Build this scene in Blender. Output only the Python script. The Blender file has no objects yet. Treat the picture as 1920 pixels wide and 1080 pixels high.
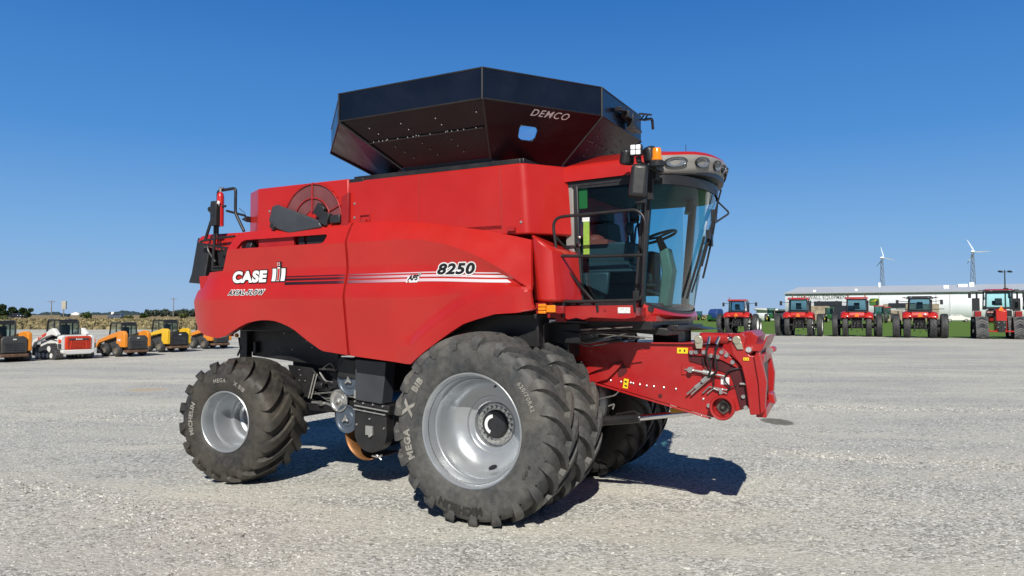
import bpy, bmesh, math, random
from mathutils import Vector, Matrix, Euler
R_ = math.radians
PI = math.pi
random.seed(7)
scene = bpy.context.scene
COL = scene.collection

# ------------------------------------------------------------------ helpers
class MB:
    """collects shapes into one mesh"""
    def __init__(self):
        self.bm = bmesh.new(); self.mi = 0
    def faces(self, vs, fs, smooth=True):
        bv = [self.bm.verts.new(v) for v in vs]
        for f in fs:
            try:
                fc = self.bm.faces.new([bv[i] for i in f])
                fc.material_index = self.mi; fc.smooth = smooth
            except ValueError:
                pass
        return bv
    def mat(self, i):
        self.mi = i; return self
    def box(self, c, s, rot=None, top=1.0):
        hx, hy, hz = s[0]/2, s[1]/2, s[2]/2
        vs = [(-hx,-hy,-hz),(hx,-hy,-hz),(hx,hy,-hz),(-hx,hy,-hz),
              (-hx*top,-hy*top,hz),(hx*top,-hy*top,hz),(hx*top,hy*top,hz),(-hx*top,hy*top,hz)]
        M = Euler(rot).to_matrix() if rot else Matrix.Identity(3)
        vs = [M @ Vector(v) + Vector(c) for v in vs]
        self.faces(vs, [(3,2,1,0),(4,5,6,7),(0,1,5,4),(1,2,6,5),(2,3,7,6),(3,0,4,7)])
        return self
    def prism(self, poly, axis, a, b, fn=None):
        """extrude a 2-D outline along an axis: y -> (x,z), x -> (y,z), z -> (x,y)"""
        def m(p, t):
            if axis == 'y': v = (p[0], t, p[1])
            elif axis == 'x': v = (t, p[0], p[1])
            else: v = (p[0], p[1], t)
            return fn(v) if fn else v
        n = len(poly)
        vs = [m(p, a) for p in poly] + [m(p, b) for p in poly]
        fs = [tuple(range(n)), tuple(range(2*n-1, n-1, -1))]
        fs += [(i, i+n, (i+1) % n + n, (i+1) % n) for i in range(n)]
        self.faces(vs, fs)
        return self
    def tube(self, pts, r, n=8, closed=False, cap=True):
        P = [Vector(p) for p in pts]
        N = len(P)
        rr = r if isinstance(r, (list, tuple)) else [r]*N
        T = []
        for i in range(N):
            if closed: d = P[(i+1) % N]-P[i-1]
            else: d = P[min(i+1, N-1)]-P[max(i-1, 0)]
            T.append(d.normalized() if d.length > 1e-9 else Vector((0,0,1)))
        u = T[0].orthogonal().normalized()
        rings = []
        vs = []
        for i in range(N):
            u = (u - T[i]*u.dot(T[i]))
            u = u.normalized() if u.length > 1e-6 else T[i].orthogonal().normalized()
            w = T[i].cross(u)
            rings.append(len(vs))
            for k in range(n):
                a = 2*PI*k/n
                vs.append(P[i] + (u*math.cos(a) + w*math.sin(a))*rr[i])
        fs = []
        for i in range(N if closed else N-1):
            j = (i+1) % N
            for k in range(n):
                k2 = (k+1) % n
                fs.append((rings[i]+k, rings[i]+k2, rings[j]+k2, rings[j]+k))
        if cap and not closed:
            fs.append(tuple(range(n-1, -1, -1))); fs.append(tuple(rings[-1]+k for k in range(n)))
        self.faces(vs, fs)
        return self
    def cyl(self, p0, p1, r0, r1=None, n=16):
        return self.tube([p0, p1], [r0, r0 if r1 is None else r1], n)
    def lathe(self, prof, o, ax, n=32, close=False):
        """profile of (radius, height along axis)"""
        ax = Vector(ax).normalized(); o = Vector(o)
        u = ax.orthogonal().normalized(); w = ax.cross(u)
        m = len(prof); vs = []; fs = []
        for k in range(n):
            a = 2*PI*k/n
            d = u*math.cos(a)+w*math.sin(a)
            for (r, h) in prof: vs.append(o + d*r + ax*h)
        for k in range(n):
            k2 = (k+1) % n
            for i in range(m if close else m-1):
                i2 = (i+1) % m
                fs.append((k*m+i, k2*m+i, k2*m+i2, k*m+i2))
        self.faces(vs, fs)
        return self
    def grid(self, f, nu, nv, skip=None):
        vs = [f(i/nu, j/nv) for j in range(nv+1) for i in range(nu+1)]
        fs = [(j*(nu+1)+i, j*(nu+1)+i+1, (j+1)*(nu+1)+i+1, (j+1)*(nu+1)+i)
              for j in range(nv) for i in range(nu) if not (skip and skip(i, j))]
        self.faces(vs, fs)
        return self
    def ell(self, c, s, nu=14, nv=8, rot=None):
        M = Euler(rot).to_matrix() if rot else Matrix.Identity(3)
        def f(u, v):
            a = 2*PI*u; b = PI*(v-.5)
            return M @ Vector((s[0]*math.cos(b)*math.cos(a), s[1]*math.cos(b)*math.sin(a), s[2]*math.sin(b))) + Vector(c)
        return self.grid(f, nu, nv)
    def text(self, g, fn):
        vs, fs = g
        self.faces([fn(x, y) for x, y in vs], fs, False)
        return self
    def build(self, name, mats, parent=None, sharp=35, bevel=0, merge=True, kind=None, label=None, fix=True, split=False):
        if merge: bmesh.ops.remove_doubles(self.bm, verts=self.bm.verts, dist=1e-5)
        if fix: bmesh.ops.recalc_face_normals(self.bm, faces=self.bm.faces)
        if split:                      # one object for each loose piece
            self.bm.verts.ensure_lookup_table(); seen = set(); out = []
            for v0 in self.bm.verts:
                if v0 in seen: continue
                comp = []; st = [v0]; seen.add(v0)
                while st:
                    v = st.pop(); comp.append(v)
                    for e in v.link_edges:
                        q = e.other_vert(v)
                        if q not in seen: seen.add(q); st.append(q)
                idx = {v: i for i, v in enumerate(comp)}; fs = {f for v in comp for f in v.link_faces}
                mb = MB(); bv = [mb.bm.verts.new(v.co) for v in comp]
                for f in fs:
                    nf = mb.bm.faces.new([bv[idx[v]] for v in f.verts]); nf.material_index = f.material_index; nf.smooth = f.smooth
                out.append(mb.build(name, mats, parent, sharp, bevel, False, kind, label, False))
            self.bm.free(); return out
        me = bpy.data.meshes.new(name)
        self.bm.to_mesh(me); self.bm.free()
        for m in (mats if isinstance(mats, (list, tuple)) else [mats]): me.materials.append(m)
        if sharp: me.set_sharp_from_angle(angle=R_(sharp))
        o = bpy.data.objects.new(name, me); COL.objects.link(o)
        if parent: o.parent = parent
        if kind: o['kind'] = kind
        if label: o['label'] = label
        if bevel:
            b = o.modifiers.new('bevel', 'BEVEL'); b.width = bevel; b.segments = 2
            b.limit_method = 'ANGLE'; b.angle_limit = R_(40); b.harden_normals = False
        return o

def tag(o, label, cat, group=None):
    o['label'] = label; o['category'] = cat
    if group: o['group'] = group
    return o
def thing(name, label, cat, loc=(0,0,0), rz=0, group=None):
    o = bpy.data.objects.new(name, None); COL.objects.link(o)
    o.location = loc; o.rotation_euler = (0,0,rz); o.empty_display_size = .3
    return tag(o, label, cat, group)
def node(name, parent, loc=(0,0,0), rz=0):
    o = bpy.data.objects.new(name, None); COL.objects.link(o)
    o.parent = parent; o.location = loc; o.rotation_euler = (0,0,rz); o.empty_display_size = .2
    return o
def dup(o, parent=None):
    c = o.copy(); COL.objects.link(c)
    c.parent = parent
    for ch in list(o.children): dup(ch, c)
    return c
def fillet(pts, r, seg=5):
    P = [Vector(p) for p in pts]; out = [P[0]]
    for i in range(1, len(P)-1):
        a, b, c = P[i-1], P[i], P[i+1]
        d1 = (a-b); d2 = (c-b)
        k = min(r, d1.length*.49, d2.length*.49)
        p1 = b+d1.normalized()*k; p2 = b+d2.normalized()*k
        for s in range(seg+1):
            t = s/seg
            out.append(p1*(1-t)**2 + b*2*t*(1-t) + p2*t*t)
    out.append(P[-1]); return out
_tc = {}
def text_geo(s, size=1.0, bold=0.0, shear=0.0, align='LEFT', sx=1.0, spacing=1.0):
    key = (s, size, bold, shear, align, sx, spacing)
    if key in _tc: return _tc[key]
    cu = bpy.data.curves.new('t', 'FONT'); cu.body = s; cu.size = size; cu.offset = bold; cu.shear = shear
    cu.align_x = align; cu.resolution_u = 4; cu.space_character = spacing; cu.fill_mode = 'FRONT'
    ob = bpy.data.objects.new('t', cu); COL.objects.link(ob)
    dg = bpy.context.evaluated_depsgraph_get()
    me = bpy.data.meshes.new_from_object(ob.evaluated_get(dg))
    g = ([(v.co.x*sx, v.co.y) for v in me.vertices], [tuple(p.vertices) for p in me.polygons])
    bpy.data.objects.remove(ob); bpy.data.meshes.remove(me); bpy.data.curves.remove(cu)
    _tc[key] = g
    return g
def outlined(m, g, place, d, i_out, i_in):
    """letters over a wider copy of themselves in another vinyl"""
    for k in range(12):
        a = 2*PI*k/12; dx, dy = d*math.cos(a), d*math.sin(a)
        m.mat(i_out).text(([(x+dx, y+dy) for x, y in g[0]], g[1]), place(.006+.00025*k))
    m.mat(i_in).text(g, place(.0115))
def tw(g): return max(v[0] for v in g[0])
def boolean(o, cutter, op='INTERSECT'):
    m = o.modifiers.new('b', 'BOOLEAN'); m.operation = op; m.object = cutter; m.solver = 'EXACT'
    dg = bpy.context.evaluated_depsgraph_get()
    me = bpy.data.meshes.new_from_object(o.evaluated_get(dg))
    o.modifiers.clear(); old = o.data; o.data = me; bpy.data.meshes.remove(old)
    cm = cutter.data; bpy.data.objects.remove(cutter); bpy.data.meshes.remove(cm)
def smooth01(a, b, x):
    t = max(0., min(1., (x-a)/(b-a))); return t*t*(3-2*t)

# ------------------------------------------------------------------ materials
def newmat(name):
    m = bpy.data.materials.new(name); m.use_nodes = True
    nt = m.node_tree; nt.nodes.clear()
    out = nt.nodes.new('ShaderNodeOutputMaterial')
    return m, nt, out
def N(nt, t, **kw):
    n = nt.nodes.new('ShaderNode'+t)
    for k, v in kw.items():
        if k.startswith('i_'):
            n.inputs[k[2:].replace('_', ' ')].default_value = v
        else: setattr(n, k, v)
    return n
def L(nt, a, b): nt.links.new(a, b)
def ramp(nt, stops, interp='LINEAR'):
    r = N(nt, 'ValToRGB'); cr = r.color_ramp; cr.interpolation = interp
    while len(cr.elements) < len(stops): cr.elements.new(.5)
    for e, (p, c) in zip(cr.elements, stops):
        e.position = p; e.color = (c[0], c[1], c[2], 1)
    return r
def coord(nt, scale=1.0, kind='Object', sc3=None):
    tc = N(nt, 'TexCoord'); mp = N(nt, 'Mapping')
    mp.inputs['Scale'].default_value = sc3 or (scale,)*3
    L(nt, tc.outputs[kind], mp.inputs['Vector']); return mp.outputs['Vector']
def noise(nt, vec, scale, detail=4, rough=.55):
    n = N(nt, 'TexNoise'); n.inputs['Scale'].default_value = scale
    n.inputs['Detail'].default_value = detail; n.inputs['Roughness'].default_value = rough
    L(nt, vec, n.inputs['Vector']); return n.outputs['Fac']
def mixc(nt, fac, a, b, mode='MIX'):
    m = N(nt, 'Mix', data_type='RGBA', blend_type=mode)
    if isinstance(fac, (int, float)): m.inputs['Factor'].default_value = fac
    else: L(nt, fac, m.inputs['Factor'])
    for s, v in (('A', a), ('B', b)):
        sock = [i for i in m.inputs if i.name == s and i.type == 'RGBA'][0]
        if isinstance(v, (tuple, list)): sock.default_value = (v[0], v[1], v[2], 1)
        else: L(nt, v, sock)
    return [o for o in m.outputs if o.type == 'RGBA'][0]
def math_(nt, op, a, b=None, clamp=False):
    m = N(nt, 'Math', operation=op, use_clamp=clamp)
    for i, v in enumerate((a, b)):
        if v is None: continue
        if isinstance(v, (int, float)): m.inputs[i].default_value = v
        else: L(nt, v, m.inputs[i])
    return m.outputs[0]
def mat(name, c, rough=.5, metal=0, var=.12, scale=3.0, dust=0.0, dustc=(.28,.24,.18), coat=0, bump=0, bscale=60, spec=.5, dscale=2.0):
    m, nt, out = newmat(name)
    b = N(nt, 'BsdfPrincipled')
    v = coord(nt)
    n1 = noise(nt, v, scale, 5)
    r = ramp(nt, [(.3, [x*(1-var) for x in c]), (.7, [min(1, x*(1+var)) for x in c])])
    L(nt, n1, r.inputs['Fac'])
    col = r.outputs['Color']
    if dust:
        n2 = noise(nt, v, dscale, 6, .65)
        rr = ramp(nt, [(.42, (0,0,0)), (.7, (dust,)*3)])
        L(nt, n2, rr.inputs['Fac'])
        col = mixc(nt, rr.outputs['Color'], col, dustc)
    L(nt, col, b.inputs['Base Color'])
    b.inputs['Metallic'].default_value = metal
    b.inputs['Specular IOR Level'].default_value = spec
    n3 = noise(nt, v, scale*2.3, 4)
    rr2 = ramp(nt, [(.3, (max(0, rough-.06),)*3), (.7, (min(1, rough+.08),)*3)])
    L(nt, n3, rr2.inputs['Fac']); L(nt, rr2.outputs['Color'], b.inputs['Roughness'])
    if coat:
        b.inputs['Coat Weight'].default_value = coat; b.inputs['Coat Roughness'].default_value = .07
    if bump:
        bp = N(nt, 'Bump'); bp.inputs['Strength'].default_value = bump; bp.inputs['Distance'].default_value = .01
        L(nt, noise(nt, v, bscale, 4), bp.inputs['Height']); L(nt, bp.outputs['Normal'], b.inputs['Normal'])
    L(nt, b.outputs['BSDF'], out.inputs['Surface'])
    return m
def glass(name, tint, refl=1.0, dark=0.0):
    m, nt, out = newmat(name)
    tr = N(nt, 'BsdfTransparent'); tr.inputs['Color'].default_value = (*tint, 1)
    gl = N(nt, 'BsdfGlossy'); gl.inputs['Roughness'].default_value = .02; gl.inputs['Color'].default_value = (1,1,1,1)
    lw = N(nt, 'LayerWeight'); lw.inputs['Blend'].default_value = .5
    mx = N(nt, 'MixShader')
    fr = math_(nt, 'ADD', math_(nt, 'MULTIPLY', math_(nt, 'POWER', lw.outputs['Facing'], 4.0), .9), .035)
    L(nt, math_(nt, 'MULTIPLY', fr, refl, True), mx.inputs['Fac'])
    L(nt, tr.outputs[0], mx.inputs[1]); L(nt, gl.outputs[0], mx.inputs[2])
    L(nt, mx.outputs[0], out.inputs['Surface'])
    return m

RED = mat('red_paint', (.47,.015,.011), .36, 0, .08, 1.2, coat=.45, dust=.07, dustc=(.46,.10,.07), dscale=1.3)
RED2 = mat('red_frame_paint', (.38,.011,.012), .38, 0, .08, 3, coat=.2, dust=.15, dustc=(.42,.12,.1))
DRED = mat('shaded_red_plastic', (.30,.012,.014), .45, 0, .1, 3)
BLK = mat('black_metal', (.016,.016,.018), .4, 0, .25, 6, dust=.25, dustc=(.06,.055,.05))
BLKG = mat('black_gloss_sheet', (.006,.009,.018), .22, 0, .25, 2, dust=.15, dustc=(.014,.018,.03), spec=.7)  # blue of the reflected sky is partly tinted into the black
BLKS = mat('black_sheet_red_reflection', (.015,.0045,.008), .32, 0, .3, 1.5, dust=.3, dustc=(.034,.011,.015), spec=.3)  # black sheet; the red tank's reflection is painted in as maroon
BOLTM = mat('dull_bolt_heads', (.30,.29,.29), .45, .4, .1)
PLA = mat('black_plastic', (.022,.023,.026), .42, 0, .15, 8)
DGREY = mat('dark_grey_sheet', (.045,.05,.06), .42, 0, .15, 3, dust=.2, dustc=(.1,.1,.1))
GREYP = mat('grey_plastic', (.27,.26,.245), .5, 0, .08, 6)
SILV = mat('silver_rim_paint', (.44,.465,.49), .33, .60, .05, 3, dust=.16, dustc=(.42,.42,.40))
ZINC = mat('zinc_plated_steel', (.62,.62,.60), .32, .85, .1, 20)
CHROME = mat('chrome_rod', (.8,.8,.82), .12, 1.0, .03, 5)
WHITE = mat('white_vinyl', (.80,.80,.80), .4, 0, .02, 4)
INK = mat('black_vinyl', (.012,.012,.014), .4, 0, .05, 4)
YEL = mat('yellow_sticker', (.85,.62,.02), .45, 0, .05, 8)
AMBER = mat('amber_lens', (.85,.26,.01), .18, 0, .1, 20, coat=.5)
LAMP = mat('lamp_lens', (.30,.33,.37), .10, .55, .2, 60, coat=.6)
LEDM = mat('led_lens', (.85,.87,.88), .25, 0, .05, 30)
RUST = mat('worn_steel_trough', (.27,.12,.04), .42, .5, .35, 6, dust=.3, dustc=(.16,.08,.04))
REDGLASS = mat('red_screen_mesh', (.17,.045,.05), .5, 0, .2, 3, dust=.3, dustc=(.26,.13,.13), bump=.3, bscale=220)
STK = mat('printed_sticker', (.7,.72,.7), .4, 0, .25, 60)
GREENST = mat('green_sticker', (.26,.42,.06), .45, 0, .15, 40)
SEATF = mat('seat_fabric', (.05,.055,.06), .8, 0, .2, 20)
SEATR = mat('red_leather', (.42,.06,.04), .5, 0, .1, 10)
TAN = mat('grey_green_trim', (.20,.19,.15), .55, 0, .1, 6)
CABIN = mat('cab_trim', (.022,.026,.030), .6, 0, .15, 6)
CABG = glass('tinted_cab_glass', (.44,.77,.82), .9)
CABS = glass('tinted_side_glass', (.50,.78,.84), 1.0)
PANE = glass('clear_pane', (.85,.92,.97), 1.2)

def rubber(name, c, dustc, amt, bumps=.25):
    m, nt, out = newmat(name)
    b = N(nt, 'BsdfPrincipled'); v = coord(nt)
    n1 = noise(nt, v, 2.2, 6, .65); n2 = noise(nt, v, 14, 5, .7)
    r1 = ramp(nt, [(.36, (0,0,0)), (.66, (amt,)*3)]); L(nt, n1, r1.inputs['Fac'])
    r2 = ramp(nt, [(.3, [x*.45 for x in c]), (.75, [x*1.6 for x in c])]); L(nt, n2, r2.inputs['Fac'])
    fac = math_(nt, 'MULTIPLY', r1.outputs['Color'], math_(nt, 'ADD', n2, .45), True)
    col = mixc(nt, fac, r2.outputs['Color'], dustc)
    L(nt, col, b.inputs['Base Color'])
    r3 = ramp(nt, [(.3, (.48,)*3), (.7, (.75,)*3)]); L(nt, n2, r3.inputs['Fac']); L(nt, r3.outputs['Color'], b.inputs['Roughness'])
    b.inputs['Specular IOR Level'].default_value = .45
    bp = N(nt, 'Bump'); bp.inputs['Strength'].default_value = bumps; bp.inputs['Distance'].default_value = .006
    L(nt, noise(nt, v, 45, 5, .7), bp.inputs['Height']); L(nt, bp.outputs['Normal'], b.inputs['Normal'])
    L(nt, b.outputs['BSDF'], out.inputs['Surface'])
    return m
TYRE = rubber('front_tyre_rubber', (.050,.053,.057), (.165,.155,.132), .62, .4)
TYRER = rubber('rear_tyre_rubber', (.034,.033,.032), (.105,.09,.068), .6)
TYREF = rubber('shaded_tyre_rubber', (.020,.020,.021), (.05,.045,.038), .5)  # far-side duals: the machine's shade is painted in as darker rubber
TYRET = rubber('tractor_tyre_rubber', (.030,.033,.038), (.10,.10,.10), .6)
TYLET = mat('raised_tyre_letters', (.27,.26,.235), .7, 0, .25, 12)
TYLETD = mat('dark_tyre_letters', (.025,.024,.022), .6, 0, .2, 12)
# ------------------------------------------------------------------ world, sun, camera
w = bpy.data.worlds.new('World'); scene.world = w; w.use_nodes = True
nt = w.node_tree; nt.nodes.clear()
SUN_EL = R_(38.6); SUN_DX, SUN_DY = -.10, -1.25          # the sun stands behind the viewer, a little left
SUN_AZ = math.atan2(SUN_DX, SUN_DY)                       # clockwise from +Y
sky = nt.nodes.new('ShaderNodeTexSky'); sky.sky_type = 'NISHITA'; sky.sun_disc = False
sky.sun_elevation = SUN_EL; sky.sun_rotation = SUN_AZ
sky.altitude = 300; sky.air_density = 1.05; sky.dust_density = .35; sky.ozone_density = 2.6
bg = nt.nodes.new('ShaderNodeBackground'); bg.inputs['Strength'].default_value = .085
hs = nt.nodes.new('ShaderNodeHueSaturation'); hs.inputs['Saturation'].default_value = 1.0; hs.inputs['Value'].default_value = 1.0
wo = nt.nodes.new('ShaderNodeOutputWorld')
# the haze band low over the land is pale blue rather than straw coloured
tcw = nt.nodes.new('ShaderNodeTexCoord'); sxw = nt.nodes.new('ShaderNodeSeparateXYZ'); nt.links.new(tcw.outputs['Generated'], sxw.inputs[0])
rw = nt.nodes.new('ShaderNodeValToRGB'); rw.color_ramp.elements[0].position = 0; rw.color_ramp.elements[0].color = (1,1,1,1); rw.color_ramp.elements[1].position = .42; rw.color_ramp.elements[1].color = (.25,.25,.25,1)
nt.links.new(sxw.outputs[2], rw.inputs['Fac'])
rc = nt.nodes.new('ShaderNodeValToRGB'); cr = rc.color_ramp
cr.elements[0].position = 0; cr.elements[0].color = (.300,.475,.745,1); cr.elements[1].position = .40; cr.elements[1].color = (.023,.165,.53,1)
e = cr.elements.new(.75); e.color = (.008,.036,.11,1)
e = cr.elements.new(.10); e.color = (.185,.41,.75,1)
e = cr.elements.new(.22); e.color = (.072,.275,.68,1)
nt.links.new(sxw.outputs[2], rc.inputs['Fac'])
sc_ = nt.nodes.new('ShaderNodeVectorMath'); sc_.operation = 'SCALE'; sc_.inputs['Scale'].default_value = 1/.085; nt.links.new(rc.outputs[0], sc_.inputs[0])
mw = nt.nodes.new('ShaderNodeMix'); mw.data_type = 'RGBA'; mw.inputs[0].default_value = .9
nt.links.new(sky.outputs[0], mw.inputs[6]); nt.links.new(sc_.outputs[0], mw.inputs[7])
# the half of the sky behind the viewer is dimmer
ry = nt.nodes.new('ShaderNodeValToRGB'); ry.color_ramp.elements[0].position = 0; ry.color_ramp.elements[0].color = (.38,.38,.38,1); ry.color_ramp.elements[1].position = .35; ry.color_ramp.elements[1].color = (1,1,1,1)
yy = nt.nodes.new('ShaderNodeMath'); yy.operation = 'ADD'; yy.inputs[1].default_value = .15; nt.links.new(sxw.outputs[1], yy.inputs[0]); nt.links.new(yy.outputs[0], ry.inputs['Fac'])
my = nt.nodes.new('ShaderNodeMix'); my.data_type = 'RGBA'; my.blend_type = 'MULTIPLY'; my.inputs[0].default_value = 1
nt.links.new(mw.outputs[2], my.inputs[6]); nt.links.new(ry.outputs[0], my.inputs[7]); nt.links.new(my.outputs[2], hs.inputs['Color']); nt.links.new(hs.outputs[0], bg.inputs['Color']); nt.links.new(bg.outputs[0], wo.inputs[0])
sd = bpy.data.lights.new('sun', 'SUN'); sd.energy = 4.9; sd.angle = R_(.53); sd.color = (1, .957, .88)
so = bpy.data.objects.new('sun', sd); COL.objects.link(so)
d = Vector((SUN_DX, SUN_DY, 0)).normalized()*math.cos(SUN_EL) + Vector((0,0,math.sin(SUN_EL)))
so.rotation_euler = d.to_track_quat('Z', 'Y').to_euler(); so.location = (-5, -20, 30)
cd = bpy.data.cameras.new('camera'); cam = bpy.data.objects.new('camera', cd); COL.objects.link(cam)
cd.sensor_width = 36; cd.lens = 36*1390/1920; cd.clip_end = 20000; cd.clip_start = .1
cam.location = (0, 0, 2.135); cam.rotation_euler = (R_(90)+math.atan(50/1390), 0, 0)
scene.camera = cam
scene.view_settings.view_transform = 'Standard'; scene.view_settings.look = 'None'
scene.view_settings.exposure = 0; scene.view_settings.gamma = 1
scene.render.resolution_x = 1024; scene.render.resolution_y = 576
scene.cycles.use_denoising = True
scene.cycles.max_bounces = 8; scene.cycles.transparent_max_bounces = 16

# ------------------------------------------------------------------ ground
def H(x, y): return .75*smooth01(80, 130, y)
def gravel_mat():
    m, nt, out = newmat('crushed_limestone_gravel')
    b = N(nt, 'BsdfPrincipled'); b.inputs['Roughness'].default_value = .9; b.inputs['Specular IOR Level'].default_value = .2
    v = coord(nt)
    # stones of two sizes, each with its own tone
    def stones(s):
        vo = N(nt, 'TexVoronoi'); vo.inputs['Scale'].default_value = s; L(nt, v, vo.inputs['Vector'])
        sep = N(nt, 'SeparateColor'); L(nt, vo.outputs['Color'], sep.inputs[0])
        return vo.outputs['Distance'], sep.outputs[0], sep.outputs[1]
    d1, a1, b1 = stones(30); d2, a2, b2 = stones(75)
    rs = ramp(nt, [(.10, (.22,.21,.18)), (.32, (.45,.445,.415)), (.62, (.645,.64,.60)), (.9, (.93,.92,.88))])
    L(nt, math_(nt, 'ADD', math_(nt, 'MULTIPLY', a1, .62), math_(nt, 'MULTIPLY', a2, .38)), rs.inputs['Fac'])
    # gaps between stones are darker
    gap = ramp(nt, [(.0, (1,1,1)), (.55, (.95,)*3), (.85, (.66,)*3)]); L(nt, math_(nt, 'MULTIPLY', d1, 1.0), gap.inputs['Fac'])
    stone = mixc(nt, 1.0, rs.outputs['Color'], gap.outputs['Color'], 'MULTIPLY')
    fine = ramp(nt, [(.2, (.55,.53,.46)), (.8, (.76,.735,.65))]); L(nt, noise(nt, v, 55, 6, .75), fine.inputs['Fac'])
    # packed, dusty driving lanes against loose stone: large streaky patches
    big = noise(nt, coord(nt, sc3=(.06,.34,.2)), 1.5, 6, .62)
    mid = noise(nt, coord(nt, sc3=(.55,.8,.6)), 1.6, 6, .7)
    lane = ramp(nt, [(.44, (0,0,0)), (.56, (1,1,1))])
    L(nt, math_(nt, 'ADD', math_(nt, 'MULTIPLY', big, .6), math_(nt, 'MULTIPLY', mid, .4)), lane.inputs['Fac'])
    fac = math_(nt, 'MULTIPLY', lane.outputs['Color'], math_(nt, 'ADD', math_(nt, 'MULTIPLY', b1, .75), .25), True)
    # packed wheel tracks left by machines driving through
    dp = N(nt, 'VectorMath', operation='DOT_PRODUCT'); L(nt, v, dp.inputs[0]); dp.inputs[1].default_value = (.30, .954, 0)
    q = math_(nt, 'ADD', dp.outputs['Value'], math_(nt, 'MULTIPLY', noise(nt, coord(nt, .16), 1.0, 3, .5), 2.4))
    trk = None
    for q0, wd in ((6.3,.30),(8.4,.30),(13.4,.36),(15.7,.36),(20.6,.4),(23.2,.4),(31,.5),(34,.5)):
        g_ = math_(nt, 'SUBTRACT', 1.0, math_(nt, 'DIVIDE', math_(nt, 'ABSOLUTE', math_(nt, 'SUBTRACT', q, q0)), wd), True)
        trk = g_ if trk is None else math_(nt, 'MAXIMUM', trk, g_)
    trk = math_(nt, 'MULTIPLY', math_(nt, 'MULTIPLY', trk, 1.6, True), math_(nt, 'ADD', math_(nt, 'MULTIPLY', mid, .9), .15), True)
    fac = math_(nt, 'MAXIMUM', fac, trk)
    col = mixc(nt, fac, stone, fine.outputs['Color'])
    # broad tone changes
    tone = ramp(nt, [(.36, (.80,.81,.83)), (.64, (1.06,1.05,1.0))]); L(nt, noise(nt, coord(nt, sc3=(.07,.16,.1)), 1.0, 5, .6), tone.inputs['Fac'])
    col = mixc(nt, 1.0, col, tone.outputs['Color'], 'MULTIPLY')
    streak = ramp(nt, [(.56, (1,1,1)), (.72, (.80,.78,.74))]); L(nt, noise(nt, coord(nt, sc3=(.12,1.3,.2)), 1.7, 7, .7), streak.inputs['Fac'])
    col = mixc(nt, .5, col, streak.outputs['Color'], 'MULTIPLY')
    dark = ramp(nt, [(.62, (1,1,1)), (.70, (.66,.64,.60))]); L(nt, noise(nt, coord(nt, sc3=(4,9,4)), 1.5, 6, .75), dark.inputs['Fac'])
    col = mixc(nt, .7, col, dark.outputs['Color'], 'MULTIPLY')
    def stain(col, cx, cy, rx, ry, c, k):
        vm = N(nt, 'VectorMath', operation='SUBTRACT'); L(nt, v, vm.inputs[0]); vm.inputs[1].default_value = (cx, cy, 0)
        vs_ = N(nt, 'VectorMath', operation='MULTIPLY'); L(nt, vm.outputs[0], vs_.inputs[0]); vs_.inputs[1].default_value = (1/rx, 1/ry, 0)
        ln = N(nt, 'VectorMath', operation='LENGTH'); L(nt, vs_.outputs[0], ln.inputs[0])
        dd = math_(nt, 'ADD', ln.outputs['Value'], math_(nt, 'MULTIPLY', noise(nt, v, 6, 4), .7))
        rr = ramp(nt, [(.85, (k,k,k)), (1.0, (0,0,0))]); L(nt, math_(nt, 'MULTIPLY', dd, .75), rr.inputs['Fac'])
        return mixc(nt, rr.outputs['Color'], col, c)
    col = stain(col, 5.3, 14.9, .32, .55, (.13,.12,.09), .85)
    col = stain(col, -10.4, 21.2, .6, .6, (.52,.40,.25), .6)
    L(nt, col, b.inputs['Base Color'])
    hgt = math_(nt, 'ADD', math_(nt, 'MULTIPLY', d1, -1.0), math_(nt, 'MULTIPLY', d2, -.4))
    hgt = math_(nt, 'ADD', hgt, math_(nt, 'MULTIPLY', a1, .5))
    bp = N(nt, 'Bump'); bp.inputs['Strength'].default_value = .55; bp.inputs['Distance'].default_value = .012
    L(nt, hgt, bp.inputs['Height']); L(nt, bp.outputs['Normal'], b.inputs['Normal'])
    L(nt, b.outputs['BSDF'], out.inputs['Surface'])
    return m
GRAVEL = gravel_mat()
def veg_mat(name, stops, scale, sc3=(1,1,1), bump=.5):
    m, nt, out = newmat(name)
    b = N(nt, 'BsdfPrincipled'); b.inputs['Roughness'].default_value = .9; b.inputs['Specular IOR Level'].default_value = .15
    v = coord(nt, sc3=sc3)
    r = ramp(nt, stops)
    n = math_(nt, 'ADD', math_(nt, 'MULTIPLY', noise(nt, v, scale, 6, .7), .6), math_(nt, 'MULTIPLY', noise(nt, coord(nt), scale*9, 4, .7), .4))
    L(nt, n, r.inputs['Fac']); L(nt, r.outputs['Color'], b.inputs['Base Color'])
    bp = N(nt, 'Bump'); bp.inputs['Strength'].default_value = bump; bp.inputs['Distance'].default_value = .1
    L(nt, noise(nt, coord(nt), scale*12, 4, .7), bp.inputs['Height']); L(nt, bp.outputs['Normal'], b.inputs['Normal'])
    L(nt, b.outputs['BSDF'], out.inputs['Surface'])
    return m
LAWN = veg_mat('mown_grass', [(.3, (.075,.145,.022)), (.5, (.115,.20,.034)), (.7, (.16,.235,.05))], .35, (.4,1.2,1))
WEEDS = veg_mat('rough_weeds', [(.30, (.14,.13,.05)), (.46, (.24,.20,.095)), (.6, (.27,.23,.10)), (.75, (.33,.27,.13))], .12, (.5,1,1))
FIELD = veg_mat('dry_crop_field', [(.3, (.17,.15,.07)), (.5, (.30,.225,.12)), (.7, (.36,.27,.16))], .010, (.4,1.6,1), .2)
ASPH = mat('asphalt_road', (.06,.06,.062), .85, 0, .15, 1)
CONC = mat('concrete_apron', (.44,.43,.40), .85, 0, .1, .5)
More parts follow.
